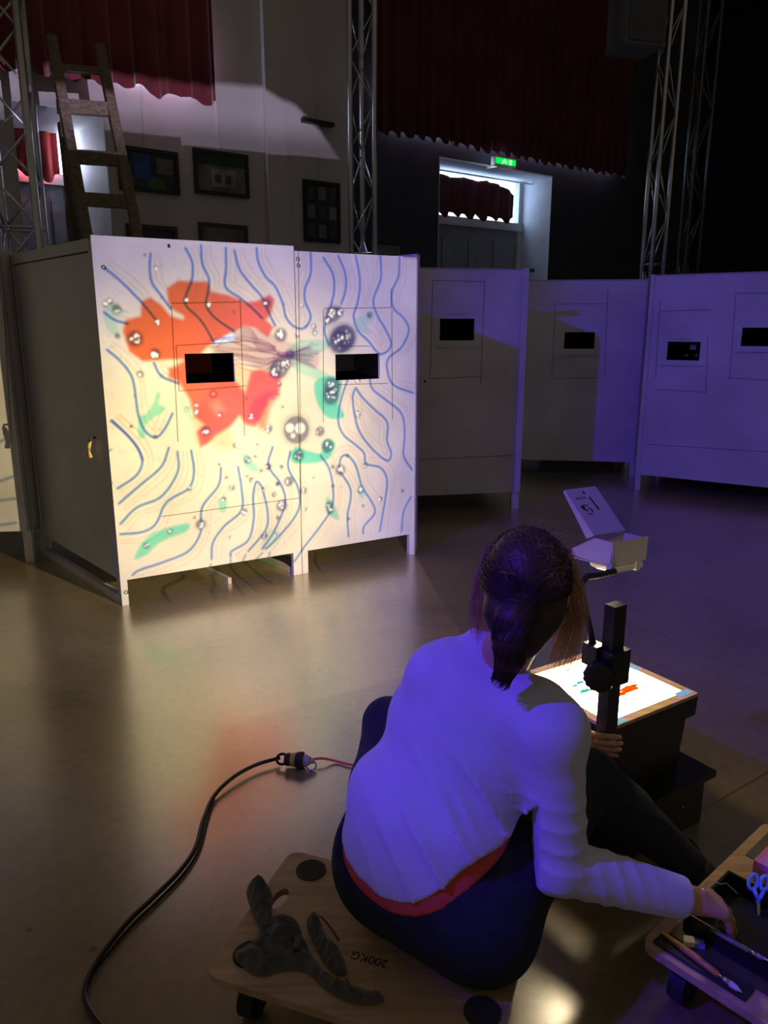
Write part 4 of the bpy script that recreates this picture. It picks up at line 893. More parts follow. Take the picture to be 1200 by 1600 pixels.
slab('rubber_strip', 'flat dark strip lying along the near rim of the tool board', 'strip', .018, .020, .058, .215, .1402, .006, mb)
slab('cutting_mat', 'olive translucent cutting mat under the black case', 'mat', .065, .03, .17, .30, .1402, .004, mat('olive_mat', (.09, .10, .04), .4))
_cx, _cy = txy(1192, 1338)
slab('grey_card', 'dark grey card on the board by the pink foam block', 'card', _cx-.03, _cy-.03, _cx+.10, _cy+.09, .1402, .003, mat('grey_card', (.13, .12, .11), .8))
# open black tool case
root = thing('tool_case', 'open black tool case under the right hand', 'case', tp(.19, .16, .145))
x0, x1, y0, y1, zz, hh = .095, .30, .045, .41, .1445, .042
for nm_, (a_, b2, c_, d_, e_, f_) in dict(case_floor=(x0, y0, x1-x0, y1-y0, 0, .004), long_wall_=(x0, y0, .006, y1-y0, .004, hh), long_wall=(x1-.006, y0, .006, y1-y0, .004, hh), short_wall_=(x0+.006, y0, x1-x0-.012, .006, .004, hh), short_wall=(x0+.006, y1-.006, x1-x0-.012, .006, .004, hh)).items():
    bm = bmesh.new(); frame_box(bm, tp(a_, b2, zz+e_), Vector(u2)*c_, Vector(v2)*d_, (0, 0, f_-e_)); obj(nm_.rstrip('_'), bm, M['blackmet'], root, bevel=.0015)
bm = bmesh.new(); add_tube(bm, [tp(x0+.003, y0+.01, zz+hh+.003), tp(x0+.003, y1-.01, zz+hh+.003)], .0026, 8); obj('metal_rim', bm, M['steel'], root, True)
def brush(label, pa, pb, za, zb_, hm, ferr, tipm, r=.0045, name='paint_brush'):
    a = Vector(G(*pa, za)); b2 = Vector(G(*pb, zb_)); d = b2-a; root = thing(name, label, 'brush', a)
    bm = bmesh.new(); add_tube(bm, [a, a+d*.06, a+d*.35, a+d*.68, a+d*.74], [r*.5, r*.8, r*1.25, r*1.1, r*.8], 10); obj('handle', bm, hm, root, True)
    bm = bmesh.new(); add_tube(bm, [a+d*.73, a+d*.86], [r*.95, r*1.1], 10); obj('ferrule', bm, ferr, root, True)
    bm = bmesh.new(); add_tube(bm, [a+d*.86, a+d*.93, a+d], [r*1.1, r*.9, .0004], 10); obj('bristles', bm, tipm, root, True); return root
brush('paint brush with an orange wooden handle across the near edge of the tool board', (1035, 1457), (1160, 1551), .152, .152, wood('orange_handle', (.55, .26, .05), (.75, .40, .10), 8, .35), M['steel'], M['white'], .006)
brush('slim glass rod brush with green handle lying in the black case', (1110, 1452), (1196, 1500), .19, .19, mat('green_handle', (.20, .24, .12), .3), M['steel'], M['greyplastic'], .0045)
# eraser
root = thing('eraser', 'small cream and violet eraser beside the orange handled brush', 'eraser', G(1078, 1476, .147))
c = Vector(G(1076, 1474, .147)); bm = bmesh.new(); frame_box(bm, c-Vector((.012, .008, 0)), (.020, -.004, 0), (.004, .018, 0), (0, 0, .012)); obj('cream_end', bm, M['white'], root, bevel=.003)
bm = bmesh.new(); frame_box(bm, c+Vector((.009, -.012, 0)), (.018, -.006, 0), (.003, .016, 0), (0, 0, .011)); obj('violet_end', bm, mat('violet_rubber', (.30, .22, .75), .6), root, bevel=.003)
# pink block
bm = bmesh.new(); c = Vector(G(1174, 1372, .145)); frame_box(bm, c, Vector(u2)*.075, Vector(v2)*.06, (0, 0, .05)); tag(obj('foam_block', bm, M['pink'], bevel=.006), 'pink foam block at the right edge above the scissors', 'block')
# scissors
sc0 = Vector(G(1184, 1375, .20)); root = thing('scissors', 'pair of scissors with pale blue handles beside the pink foam block', 'scissors', sc0)
r_ = Vector((.94, .25, .2)).normalized(); dn = Vector(G(1185, 1412, .165))-sc0; dn.normalize(); 
for k, (off, rad_) in enumerate(((-.012, .013), (.018, .012))):
    c = sc0+r_*off+dn*(.012 if k else 0); n = 20; ring = [c+(r_*math.cos(6.2832*q/n)*.95+dn*math.sin(6.2832*q/n)*1.15)*rad_ for q in range(n+1)]
    bm = bmesh.new(); add_tube(bm, ring, .0045, 8, cap=False); add_tube(bm, [c+dn*rad_*1.1, sc0+dn*.045+r_*(.002-.004*k)], [.0055, .004], 8); obj('finger_loop', bm, M['blueplastic'], root, True)
for k in (-1, 1):
    bm = bmesh.new(); a = sc0+dn*.04; prism(bm, [a-r_*.004*k, a+r_*.005, a+dn*.075+r_*.002*k, a+dn*.08], r_.cross(dn)*.0015); obj('blade', bm, M['steel'], root)
bm = bmesh.new(); cyl(bm, sc0+dn*.045-r_.cross(dn)*.001, r_.cross(dn), .004, .005, 12); obj('pivot', bm, M['steel'], root)
# crumpled tissue and jar behind the fingers
root = thing('glass_jar', 'small dark glass jar with metal rim in the black case at the right edge', 'jar', tp(.22, .215, .149))
bm = bmesh.new(); c = tp(.22, .235, .149); add_tube(bm, [c, c+Vector((0, 0, .04)), c+Vector((0, 0, .05))], [.024, .024, .02], 24); obj('jar_body', bm, mat('smoked_glass', (.03, .03, .03), .08), root, True)
bm = bmesh.new(); ring = [c+Vector((math.cos(6.2832*q/24)*.022, math.sin(6.2832*q/24)*.022, .052)) for q in range(25)]; add_tube(bm, ring, .002, 6, cap=False); obj('rim', bm, M['steel'], root, True)
bm = bmesh.new(); ring = [Vector(G(1113+15*math.cos(a), 1388+13*math.sin(a)*.8, .285)) for a in np.linspace(2.2, 5.6, 16)]+[Vector(G(1135, 1380, .28)), Vector(G(1152, 1396, .27))]
tag(obj('wire_hook', add_tube(bm, ring, .0012, 6), M['steel'], None, True), 'thin bent bright wire above the right wrist', 'wire')

# ------------------------------------------------------------------ cords
cord = [(437,1184),(400,1195),(365,1214),(335,1243),(318,1280),(305,1325),(280,1362),(240,1402),(200,1440),(160,1490),(137,1530),(133,1560),(148,1590),(175,1620),(215,1660)]
pts = catmull([G(x, y, .014 if 2 < i < 14 else .02) for i, (x, y) in enumerate(cord)], 8)
tag(tube('extension_cord', pts, .0062, M['cable'], None, 8), 'thick black extension cord curving over the floor to the lower left', 'cord')
pts = catmull([G(x+dx, y+dy, .007) for (x, y), (dx, dy) in zip(cord[3:14], [(0,0),(5,4),(6,2),(7,3),(7,5),(6,6),(4,6),(3,3),(1,1),(0,0),(-1,1)])], 8)
tag(tube('thin_cord', pts, .0035, M['cable'], None, 8), 'thin dark cord running beside the thick black extension cord', 'cord')
op = [(490,1186),(505,1185),(525,1189),(553,1195),(600,1192),(680,1180)]
pts = catmull([G(x, y, .02 if i < 2 else .007) for i, (x, y) in enumerate(op)]+[G(740, 1172, .007)], 8)
tag(tube('orange_cord', pts, .0042, M['orange'], None, 8), 'orange power cord disappearing behind the seated person', 'cord')
a = Vector(G(440, 1186, .027)); b2 = Vector(G(474, 1188, .027)); d = (b2-a); ax = d.normalized()
root = thing('socket_connector', 'black socket connector with yellow band joined to a grey plug', 'socket', Vector((a.x, a.y, 0)))
def tb(name, f0, f1, r0, r1, m, par): bm = bmesh.new(); add_tube(bm, [a+d*f0, a+d*(f0*.7+f1*.3), a+d*f1], [r0, max(r0, r1), r1], 18); return obj(name, bm, m, par, True)
tb('socket_body', .15, .42, .016, .021, M['rubber'], root); tb('yellow_band', .42, .68, .0215, .0225, M['yellow'], root); tb('socket_collar', .68, 1.0, .025, .027, M['rubber'], root)
bm = bmesh.new(); n = Vector((0, 0, 1)); s_ = Vector(ax); ring = [a+d*.02+(s_*math.cos(q)*.018+n.cross(s_)*math.sin(q)*.012+n*math.sin(q)*.012) for q in np.linspace(0, 6.2832, 18)]; add_tube(bm, ring, .0045, 8, cap=False); obj('pull_loop', bm, M['rubber'], root, True)
root = thing('power_plug', 'grey violet plug with a loop, pushed into the black socket', 'plug', Vector((b2.x, b2.y, 0)))
tb('plug_body', 1.0, 1.32, .021, .012, M['greyplastic'], root); tb('plug_neck', 1.32, 1.5, .010, .007, M['greyplastic'], root)
bm = bmesh.new(); ring = [a+d*1.38+(s_*math.cos(q)*.016+n.cross(s_)*-.5*(1-math.sin(q))*.016+n*(math.sin(q)*.012-.012)) for q in np.linspace(0, 6.2832, 18)]; add_tube(bm, ring, .003, 8, cap=False); obj('plug_loop', bm, M['greyplastic'], root, True)

# ------------------------------------------------------------------ smooth solids (distance fields turned into meshes)
class Field:
    def __init__(s, lo_, hi_, h):
        s.lo = np.array(lo_, float); s.h = h; s.n = np.ceil((np.array(hi_)-s.lo)/h).astype(int)+1
        s.D = np.full(s.n, .2, np.float32)
    def sub(s, a, b_):
        i0 = np.clip(np.floor((np.array(a)-s.lo)/s.h).astype(int), 0, s.n); i1 = np.clip(np.ceil((np.array(b_)-s.lo)/s.h).astype(int)+1, 0, s.n)
        sl = tuple(slice(x, y) for x, y in zip(i0, i1)); ax = [s.lo[k]+np.arange(i0[k], i1[k])*s.h for k in range(3)]
        return sl, ax[0][:, None, None], ax[1][None, :, None], ax[2][None, None, :]
    def comb(s, sl, d, k):
        D = s.D[sl]
        if k <= 0: s.D[sl] = np.minimum(D, d); return
        h = np.clip(.5+.5*(D-d)/k, 0, 1); s.D[sl] = D*(1-h)+d*h-k*h*(1-h)
    def cone(s, a, b_, ra, rb, k=.02):
        a = np.array(a, float); b_ = np.array(b_, float); r = max(ra, rb)+k+.03
        sl, X, Y, Z = s.sub(np.minimum(a, b_)-r, np.maximum(a, b_)+r)
        if 0 in s.D[sl].shape: return
        d = b_-a; L = d @ d+1e-12; t = np.clip(((X-a[0])*d[0]+(Y-a[1])*d[1]+(Z-a[2])*d[2])/L, 0, 1)
        q = np.sqrt((X-a[0]-t*d[0])**2+(Y-a[1]-t*d[1])**2+(Z-a[2]-t*d[2])**2)-(ra+(rb-ra)*t); s.comb(sl, q, k)
    def ell(s, c, r, R=None, k=.02):
        c = np.array(c, float); r = np.array(r, float); R = np.eye(3) if R is None else np.array(R); m = r.max()+k+.03
        sl, X, Y, Z = s.sub(c-m, c+m)
        if 0 in s.D[sl].shape: return
        P = [X-c[0], Y-c[1], Z-c[2]]; q = [R[0, j]*P[0]+R[1, j]*P[1]+R[2, j]*P[2] for j in range(3)]
        k0 = np.sqrt(sum((q[j]/r[j])**2 for j in range(3))); k1 = np.sqrt(sum((q[j]/r[j]**2)**2 for j in range(3)))+1e-9
        s.comb(sl, k0*(k0-1)/k1, k)
    def grid(s): return [s.lo[k]+np.arange(s.n[k])*s.h for k in range(3)]
    def cut(s, p, n):      # keep the side opposite to n
        x, y, z = s.grid(); n = np.array(n, float); n /= np.linalg.norm(n); q = (x-p[0])[:, None, None]*n[0]+(y-p[1])[None, :, None]*n[1]+(z-p[2])[None, None, :]*n[2]; s.D = np.maximum(s.D, q)
    def mesh(s, name, m, parent=None, smooth_it=1):
        D = s.D; D[0], D[-1] = .1, .1; D[:, 0], D[:, -1] = .1, .1; D[:, :, 0], D[:, :, -1] = .1, .1
        ins = D < 0; nx, ny, nz = D.shape
        c8_ = [ins[i:nx-1+i, j:ny-1+j, k:nz-1+k] for i in (0, 1) for j in (0, 1) for k in (0, 1)]
        sm_ = sum(c.astype(np.int8) for c in c8_); act = (sm_ > 0) & (sm_ < 8); idx = np.argwhere(act); vid = -np.ones(act.shape, np.int64); vid[act] = np.arange(len(idx))
        acc = np.zeros((len(idx), 3)); cnt = np.zeros(len(idx))
        for ax_ in range(3):
            o1, o2 = [a for a in range(3) if a != ax_]
            for u in (0, 1):
                for v in (0, 1):
                    p0 = idx.copy(); p0[:, o1] += u; p0[:, o2] += v; p1 = p0.copy(); p1[:, ax_] += 1
                    d0 = D[tuple(p0.T)]; d1 = D[tuple(p1.T)]; c = (d0 < 0) != (d1 < 0); t_ = np.where(c, d0/(d0-d1+1e-12), 0)
                    q = p0.astype(float); q[:, ax_] += t_; acc[c] += q[c]; cnt[c] += 1
        vts = acc/cnt[:, None]*s.h+s.lo; faces = []
        for ax_ in range(3):
            o1, o2 = (ax_+1) % 3, (ax_+2) % 3
            a = [slice(None)]*3; b_ = [slice(None)]*3; a[ax_] = slice(0, -1); b_[ax_] = slice(1, None); ch = ins[tuple(a)] != ins[tuple(b_)]
            e = np.argwhere(ch); e = e[(e[:, o1] > 0) & (e[:, o2] > 0) & (e[:, o1] < D.shape[o1]-1) & (e[:, o2] < D.shape[o2]-1)]
            f = []
            for u, v in ((0, 0), (1, 0), (1, 1), (0, 1)):
                q = e.copy(); q[:, o1] -= u; q[:, o2] -= v; f.append(vid[tuple(q.T)])
            f = np.stack(f, 1); up = ins[tuple(e.T)]; f = np.where(up[:, None], f, f[:, ::-1]); faces.append(f)
        faces = np.concatenate(faces); faces = faces[(faces >= 0).all(1)]
        for _ in range(smooth_it):
            s_ = np.zeros_like(vts); c_ = np.zeros(len(vts))
            for k in range(4):
                np.add.at(s_, faces[:, k], vts[faces[:, (k+1) % 4]]); np.add.at(s_, faces[:, k], vts[faces[:, (k+3) % 4]]); np.add.at(c_, faces[:, k], 2)
            vts = vts*.5+.5*s_/np.maximum(c_, 1)[:, None]
        me = bpy.data.meshes.new(name); me.vertices.add(len(vts)); me.vertices.foreach_set('co', vts.ravel().astype(np.float32))
        me.loops.add(len(faces)*4); me.loops.foreach_set('vertex_index', faces.ravel().astype(np.int32)); me.polygons.add(len(faces)); me.polygons.foreach_set('loop_start', np.arange(0, len(faces)*4, 4, dtype=np.int32)); me.polygons.foreach_set('loop_total', np.full(len(faces), 4, np.int32))
        me.polygons.foreach_set('use_smooth', np.ones(len(faces), bool)); me.update(); me.validate()
        return link_mesh(name, me, m, parent)
def mix(a, b_, t): return np.array(a)*(1-t)+np.array(b_)*t
def frame_of(fwd, upv=(0, 0, 1)):
    y = np.array(fwd, float); y /= np.linalg.norm(y); x = np.cross(y, upv); x /= np.linalg.norm(x); return np.stack([x, y, np.cross(x, y)], 1)

# ------------------------------------------------------------------ the seated person
PEL = V(.085, 1.395, .265); hipR = V(.185, 1.305, .255); hipL = V(.010, 1.455, .265)
S1 = V(.100, 1.430, .40); CH = V(.170, 1.475, .56); NB = V(.232, 1.520, .705)
shR = G(862, 1143, .645); shL = G(690, 1058, .68)
elR = G(872, 1352, .375); wrR = G(1072, 1404, .262)
knR = V(.465, 1.560, .415); anR = V(.775, 1.655, .095)
knL = V(.012, 1.80, .415); anL = V(.085, 2.07, .09)
wrL = V(.472, 1.775, .385); elL = V(.285, 1.80, .46)
HC = G(823, 918, .905); fb = V(.62, .78, 0); fb /= np.linalg.norm(fb); rb_ = V(fb[1], -fb[0], 0)   # body facing / its right
sp = NB-PEL; sp /= np.linalg.norm(sp)
TB = np.stack([rb_, np.cross(sp, rb_), sp], 1); TB[:, 1] /= np.linalg.norm(TB[:, 1])
hfw = V(.15, .93, -.33); hfw /= np.linalg.norm(hfw); HB = frame_of(hfw)      # head: turned a little left, chin down

def torso(F, g, wide=0.0):
    F.ell(PEL+V(0, 0, .02), (.200+g, .145+g, .12+g), TB, .03)
    F.ell(S1, (.178+g+wide, .125+g+wide*.7, .14+g), TB, .05)
    F.ell(CH, (.168+g+wide*.6, .110+g+wide*.4, .16+g), TB, .05)
    F.ell(mix(CH, NB, .55), (.130+g, .085+g, .10+g), TB, .05)
    F.cone(shL, shR, .052+g, .052+g, .05)
def arm(F, sh, el, wr, g, r=(.052, .042, .029)):
    F.cone(mix(sh, NB, .25), sh, r[0]+g+.01, r[0]+g, .04)
    F.cone(sh, el, r[0]+g, r[1]+g, .03); F.cone(el, wr, r[1]+g, r[2]+g, .015)
def legs(F, g):
    for h_, k_, a_ in ((hipR, knR, anR), (hipL, knL, anL)):
        F.cone(h_, mix(h_, k_, .5), .092+g, .085+g, .05); F.cone(mix(h_, k_, .5), k_, .085+g, .058+g, .03)
        F.cone(k_, mix(k_, a_, .35)+V(0, 0, -.005), .058+g, .056+g, .02); F.cone(mix(k_, a_, .35)+V(0, 0, -.005), a_, .056+g, .036+g, .02)
def finger(F, pts, r):
    for i in range(len(pts)-1): F.cone(pts[i], pts[i+1], r*(1-.10*i), r*(1-.10*(i+1)), .003)
person = thing('person', 'person seen from behind, white long sleeved top and jeans, sitting on the dolly', 'person', PEL*V(1, 1, 0)+V(0, 0, .14))
B = Field((-.22, 1.10, .02), (.92, 2.32, 1.07), .0042)
torso(B, -.022); arm(B, shR, elR, wrR, -.006); arm(B, shL, elL, wrL, -.006)
for h_, k_, a_ in ((hipR, knR, anR), (hipL, knL, anL)):
    B.cone(h_, k_, .075, .045, .03); B.cone(k_, a_, .045, .028, .02); B.cone(a_, a_+V(.0, .10, -.045), .026, .026, .02)
# neck, skull, face
hx, hy, hz = HB[:, 0], HB[:, 1], HB[:, 2]
hp_ = lambda x, y, z: HC+hx*x+hy*y+hz*z
B.cone(NB+V(0, 0, -.03), hp_(0, -.025, -.06), .056, .050, .03)
B.ell(hp_(0, -.012, .018), (.073, .092, .088), HB, .02); B.ell(hp_(0, .030, -.045), (.054, .056, .070), HB, .02)
B.cone(hp_(0, .060, -.098), hp_(0, .064, -.095), .022, .02, .02)                  # chin
B.cone(hp_(0, .083, .005), hp_(0, .104, -.030), .008, .012, .008)                 # nose
for sx_ in (-1, 1):
    B.ell(hp_(.030*sx_, .078, .008), (.014, .010, .009), HB, .004)                # eyes
    B.ell(hp_(.0305*sx_, .076, .026), (.020, .010, .005), HB, .008)               # brows
    B.ell(hp_(.076*sx_, .004, -.012), (.009, .019, .030), HB, .006)               # ears
    B.cone(hp_(.078*sx_, -.012, -.004), hp_(.078*sx_, -.008, .018), .006, .006, .004)
B.ell(hp_(0, .088, -.058), (.024, .009, .006), HB, .004); B.ell(hp_(0, .087, -.068), (.020, .009, .006), HB, .003)   # lips
# right hand: back of the hand up, fingers reaching down into the case
hd = G(1168, 1424, .205)-wrR; hd /= np.linalg.norm(hd); hu = V(0, 0, 1)-hd*hd[2]; hu /= np.linalg.norm(hu); hs = np.cross(hd, hu)   # along, up, towards little finger
HS = hs if hs[1] < 0 else -hs
w = wrR; H = lambda a, b_, c: w+hd*a+HS*b_+hu*c
B.cone(w, H(.03, 0, 0), .026, .026, .015)
for k, (b0, b1, la) in enumerate(((-.024, -.030, .082), (-.008, -.010, .088), (.009, .011, .084), (.024, .030, .074))):
    B.cone(H(.02, b0*.6, 0), H(la, b1, .002), .017, .0125, .012)
    l = (.040, .044, .041, .032)[k]
    finger(B, [H(la, b1, .002), H(la+l*.85, b1*1.05, -.012-.004*k), H(la+l*1.35, b1*1.0, -.036-.004*k), H(la+l*1.45, b1*.95, -.058-.003*k)], .0088)
finger(B, [H(.025, -.020, -.006), H(.055, -.046, -.016), H(.082, -.048, -.030), H(.104, -.040, -.044)], .0112)
# left hand: closes round the foot of the projector post
PB = V(pc[0], pc[1], 0)
w = wrL; kx = V(PB[0]-.040, PB[1]-.022, .405); pd = kx-w; pd /= np.linalg.norm(pd)
B.cone(w, mix(w, kx, .55), .025, .027, .012); B.cone(mix(w, kx, .4)+V(0, 0, -.012), kx+V(0, 0, -.02), .022, .018, .012); B.cone(mix(w, kx, .4)+V(0, 0, .012), kx+V(0, 0, .014), .02, .014, .012)
for k in range(4):
    z = .428-.017*k; e = .005*abs(k-1.2)
    finger(B, [kx*V(1, 1, 0)+V(-.006, .0, z), V(PB[0]-.030+e*.3, PB[1]-.040, z+.004), V(PB[0]+.006, PB[1]-.046+e, z+.002), V(PB[0]+.030-e, PB[1]-.036, z-.002)], (.0088, .0092, .0088, .0078)[k])
finger(B, [mix(w, kx, .35)+V(0, 0, -.012), V(PB[0]-.055, PB[1]-.045, .355), V(PB[0]-.020, PB[1]-.052, .347), V(PB[0]+.012, PB[1]-.048, .350)], .0112)
body = B.mesh('body', M['skin'], person, 1)

def noise_disp(F, mask_pts, amp, fold_dir, freq, c0_, rad):
    x, y, z = F.grid(); X, Y, Z = x[:, None, None], y[None, :, None], z[None, None, :]
    q = X*fold_dir[0]+Y*fold_dir[1]+Z*fold_dir[2]
    p2 = X*fold_dir[2]*2-Z*fold_dir[0]*2
    w = np.exp(-(((X-c0_[0])**2+(Y-c0_[1])**2+(Z-c0_[2])**2)/rad**2))
    ph = 1.1*np.sin(p2*5.1+1)+.6*np.sin(Y*17)
    rid = 1-np.abs(np.sin(q*freq*.5+ph)); F.D = F.D-(amp*w*(rid**2-.3)).astype(np.float32)
# shirt
S = Field((-.24, 1.06, .16), (.70, 2.02, .82), .0052)
torso(S, .006, .022); arm(S, shR, elR, wrR, .008, (.056, .048, .034)); arm(S, shL, elL, wrL, .008, (.056, .048, .034))
S.cone(mix(NB, shL, .2), NB+V(0, 0, .02), .055, .055, .04); S.cone(NB, NB+sp*.06, .066, .060, .04)
# sloping folds from the left flank to the right hip, and creases on the sleeve
noise_disp(S, None, .018, V(.72, -.1, .68), 92, V(.14, 1.33, .42), .15)
noise_disp(S, None, .009, V(.80, -.1, .45), 150, V(.20, 1.35, .50), .11)
noise_disp(S, None, .007, V(.25, .1, .95), 150, mix(shR, elR, .75), .10)
noise_disp(S, None, .006, V(.9, .2, .3), 170, mix(elR, wrR, .35), .09)
# hem, neckline and cuffs
hemn = V(.04, -.10, -1); hemP = G(690, 1410, .265)
x, y, z = S.grid(); X, Y, Z = x[:, None, None], y[None, :, None], z[None, None, :]
def hem_height(X, Y):
    l = (X-.10)*rb_[0]+(Y-1.40)*rb_[1]; f = (X-.10)*fb[0]+(Y-1.40)*fb[1]
    return .322 + 1.9*np.clip(l+.03, 0, .3)**2*1.6 + .9*np.clip(-l-.04, 0, 1)**2 + .35*np.clip(f, 0, 1)
hemz = hem_height(X, Y) + .008*np.sin(X*31+Y*17)
torso_zone = ((X-.33) < 0) | (Z > .9)
elz = np.maximum((X-.315), -1)
S.D = np.maximum(S.D, np.where(X < .30, hemz-Z, -1).astype(np.float32))
def cutlocal(F, p, n, rad):
    x, y, z = F.grid(); n = np.array(n, float); n /= np.linalg.norm(n)
    q = (x-p[0])[:, None, None]*n[0]+(y-p[1])[None, :, None]*n[1]+(z-p[2])[None, None, :]*n[2]; r2 = (x-p[0])[:, None, None]**2+(y-p[1])[None, :, None]**2+(z-p[2])[None, None, :]**2
    F.D = np.where(r2 < rad**2, np.maximum(F.D, q), F.D).astype(np.float32)
cutlocal(S, mix(wrR, elR, .03), wrR-elR, .09); cutlocal(S, mix(wrL, elL, .10), wrL-elL, .09)
cutlocal(S, NB+sp*.060, sp+.25*fb, .10)
S.mesh('shirt', M['shirt'], person, 2)
bm = bmesh.new()
# red undershirt showing below the hem
U_ = Field((-.20, 1.10, .14), (.36, 1.66, .60), .0055)
torso(U_, -.001, .010)
x, y, z = U_.grid(); X, Y, Z = x[:, None, None], y[None, :, None], z[None, None, :]
hz2 = hem_height(X, Y)
U_.D = np.maximum(U_.D, (hz2-.036-.010*np.sin(X*20-1)-Z).astype(np.float32)); U_.D = np.maximum(U_.D, (Z-hz2-.022)).astype(np.float32)
U_.mesh('undershirt', M['undershirt'], person, 1)
J = Field((-.24, 1.06, .10), (.92, 2.22, .56), .0052)
J.ell(PEL+V(.0, .008, .010), (.212, .146, .140), TB, .05)
J.ell(hipR+V(.012, .012, -.01), (.118, .108, .112), TB, .05); J.ell(hipL+V(-.0, .005, -.01), (.110, .115, .112), TB, .05)
legs(J, .006)
noise_disp(J, None, .006, V(.5, .4, .7), 120, mix(knR, anR, .3), .12)
noise_disp(J, None, .008, V(.8, .1, .6), 140, mix(knR, anR, .85), .09)
x, y, z = J.grid(); X, Y, Z = x[:, None, None], y[None, :, None], z[None, None, :]
hz3 = hem_height(X, Y)
near = (X-PEL[0])**2+(Y-PEL[1])**2
J.D = np.where(near < .235**2, np.maximum(J.D, Z-(hz3-.026)), J.D).astype(np.float32)
J.cut((0, 0, .1425), (0, 0, -1)) if False else None
x, y, z = J.grid(); X, Y, Z = x[:, None, None], y[None, :, None], z[None, None, :]
J.D = np.where((X < .42) & (Y < 1.70), np.maximum(J.D, .1415-Z), J.D).astype(np.float32)
J.mesh('jeans', M['jeans'], person, 1)
# belt loop knob at the left hip, back pockets
# shoes
def shoe(heel, toe, h=.07):
    F = Field(np.minimum(heel, toe)-V(.09, .09, .0)+V(0, 0, -.01), np.maximum(heel, toe)+V(.09, .09, .16), .004)
    d = toe-heel; L = np.linalg.norm(d); d = d/L
    F.cone(heel+d*.03+V(0, 0, .042), heel+d*.03+V(0, 0, h+.02), .038, .040, .02); F.cone(heel+d*.03+V(0, 0, .035), heel+d*(L-.05)+V(0, 0, .034), .036, .042, .02)
    F.cone(heel+d*.06+V(0, 0, .075), heel+d*(L-.07)+V(0, 0, .04), .032, .034, .02); F.cut((0, 0, .012), (0, 0, -1)); sh = F.mesh('shoe', M['shoe'], person, 1)
    F = Field(np.minimum(heel, toe)-V(.09, .09, .01), np.maximum(heel, toe)+V(.09, .09, .05), .004)
    F.cone(heel+d*.035+V(0, 0, .02), heel+d*(L-.05)+V(0, 0, .02), .040, .047, .02); F.cut((0, 0, .001), (0, 0, -1)); F.cut((0, 0, .016), (0, 0, 1)); F.mesh('sole', mat('pale_sole', (.35, .22, .15), .6), sh, 1)
    s_ = np.cross(d, V(0, 0, 1))
    for k in range(4):
        c = heel+d*(.085+.022*k)+V(0, 0, .108-.012*k); bm = bmesh.new(); add_tube(bm, [c-s_*.026+V(0, 0, -.012), c, c+s_*.026+V(0, 0, -.012)], .0025, 6); obj('lace', bm, mat('lace_%d' % k, (.3, .22, .16), .7), sh, True)
hR = V(.782, 1.605, 0); shoe(hR, hR+V(.03, .235, 0)); hL = V(.075, 2.02, 0); shoe(hL, hL+V(.08, .225, 0))

# hair: close cap, twisted low tail, loose strands
Hh = Field(HC-.20, HC+V(.20, .20, .18), .004)
Hh.ell(hp_(0, -.018, .022), (.0835, .100, .098), HB, .02); Hh.ell(hp_(0, -.050, -.030), (.066, .055, .065), HB, .03)
x, y, z = Hh.grid(); X, Y, Z = x[:, None, None]-HC[0], y[None, :, None]-HC[1], z[None, None, :]-HC[2]
ly = X*hy[0]+Y*hy[1]+Z*hy[2]; lz = X*hz[0]+Y*hz[1]+Z*hz[2]; lx = X*hx[0]+Y*hx[1]+Z*hx[2]
face = np.maximum(ly-.045+np.clip(.06-lz, -.1, .2)*.35, -(lz+.25))                   # keep face free
earh = .030-np.sqrt((np.abs(lx)-.085)**2+(ly-.004)**2+(lz+.012)**2)                  # leave ears out
gro = .0007*np.sin(np.arctan2(lx, lz+.02)*46+ly*30)
Hh.D = (np.maximum(np.maximum(Hh.D, face), earh)+gro).astype(np.float32)
tail = [hp_(-.010, -.082, -.030), hp_(-.022, -.108, -.060), hp_(-.030, -.114, -.100), hp_(-.030, -.104, -.135), hp_(-.040, -.094, -.165)]
Hh.cone(hp_(-.03, -.055, -.05), hp_(-.02, -.060, -.105), .055, .038, .02); Hh.cone(hp_(.02, -.05, -.05), hp_(.0, -.055, -.09), .05, .04, .02)
for i, (a, b_) in enumerate(zip(tail[:-1], tail[1:])):
    Hh.cone(a, b_, (.040, .035, .032, .026)[i], (.035, .032, .026, .016)[i], .012)
hair = Hh.mesh('hair', M['hair'], person, 0)
bm = bmesh.new(); tc_ = tail[0]*.3+tail[1]*.7; ax_ = Vector(tail[1]-tail[0]).normalized(); u_ = ax_.orthogonal().normalized(); v_ = ax_.cross(u_)
ring = [Vector(tc_)+(u_*math.cos(q)+v_*math.sin(q))*.037 for q in np.linspace(0, 6.2832, 24)]; add_tube(bm, ring, .005, 8, cap=False); obj('hair_tie', bm, M['rubber'], hair, True)
rs = random.Random(11)
def strand_set(name, n, gen, r0, m, parent):
    bm = bmesh.new()
    for _ in range(n):
        p = gen()
        add_tube(bm, p, [r0*rs.uniform(.7, 1.2)*(1-.6*i/(len(p)-1)) for i in range(len(p))], 3, cap=False)
    o = obj(name, bm, m, parent, True); o['kind'] = 'stuff'; return o
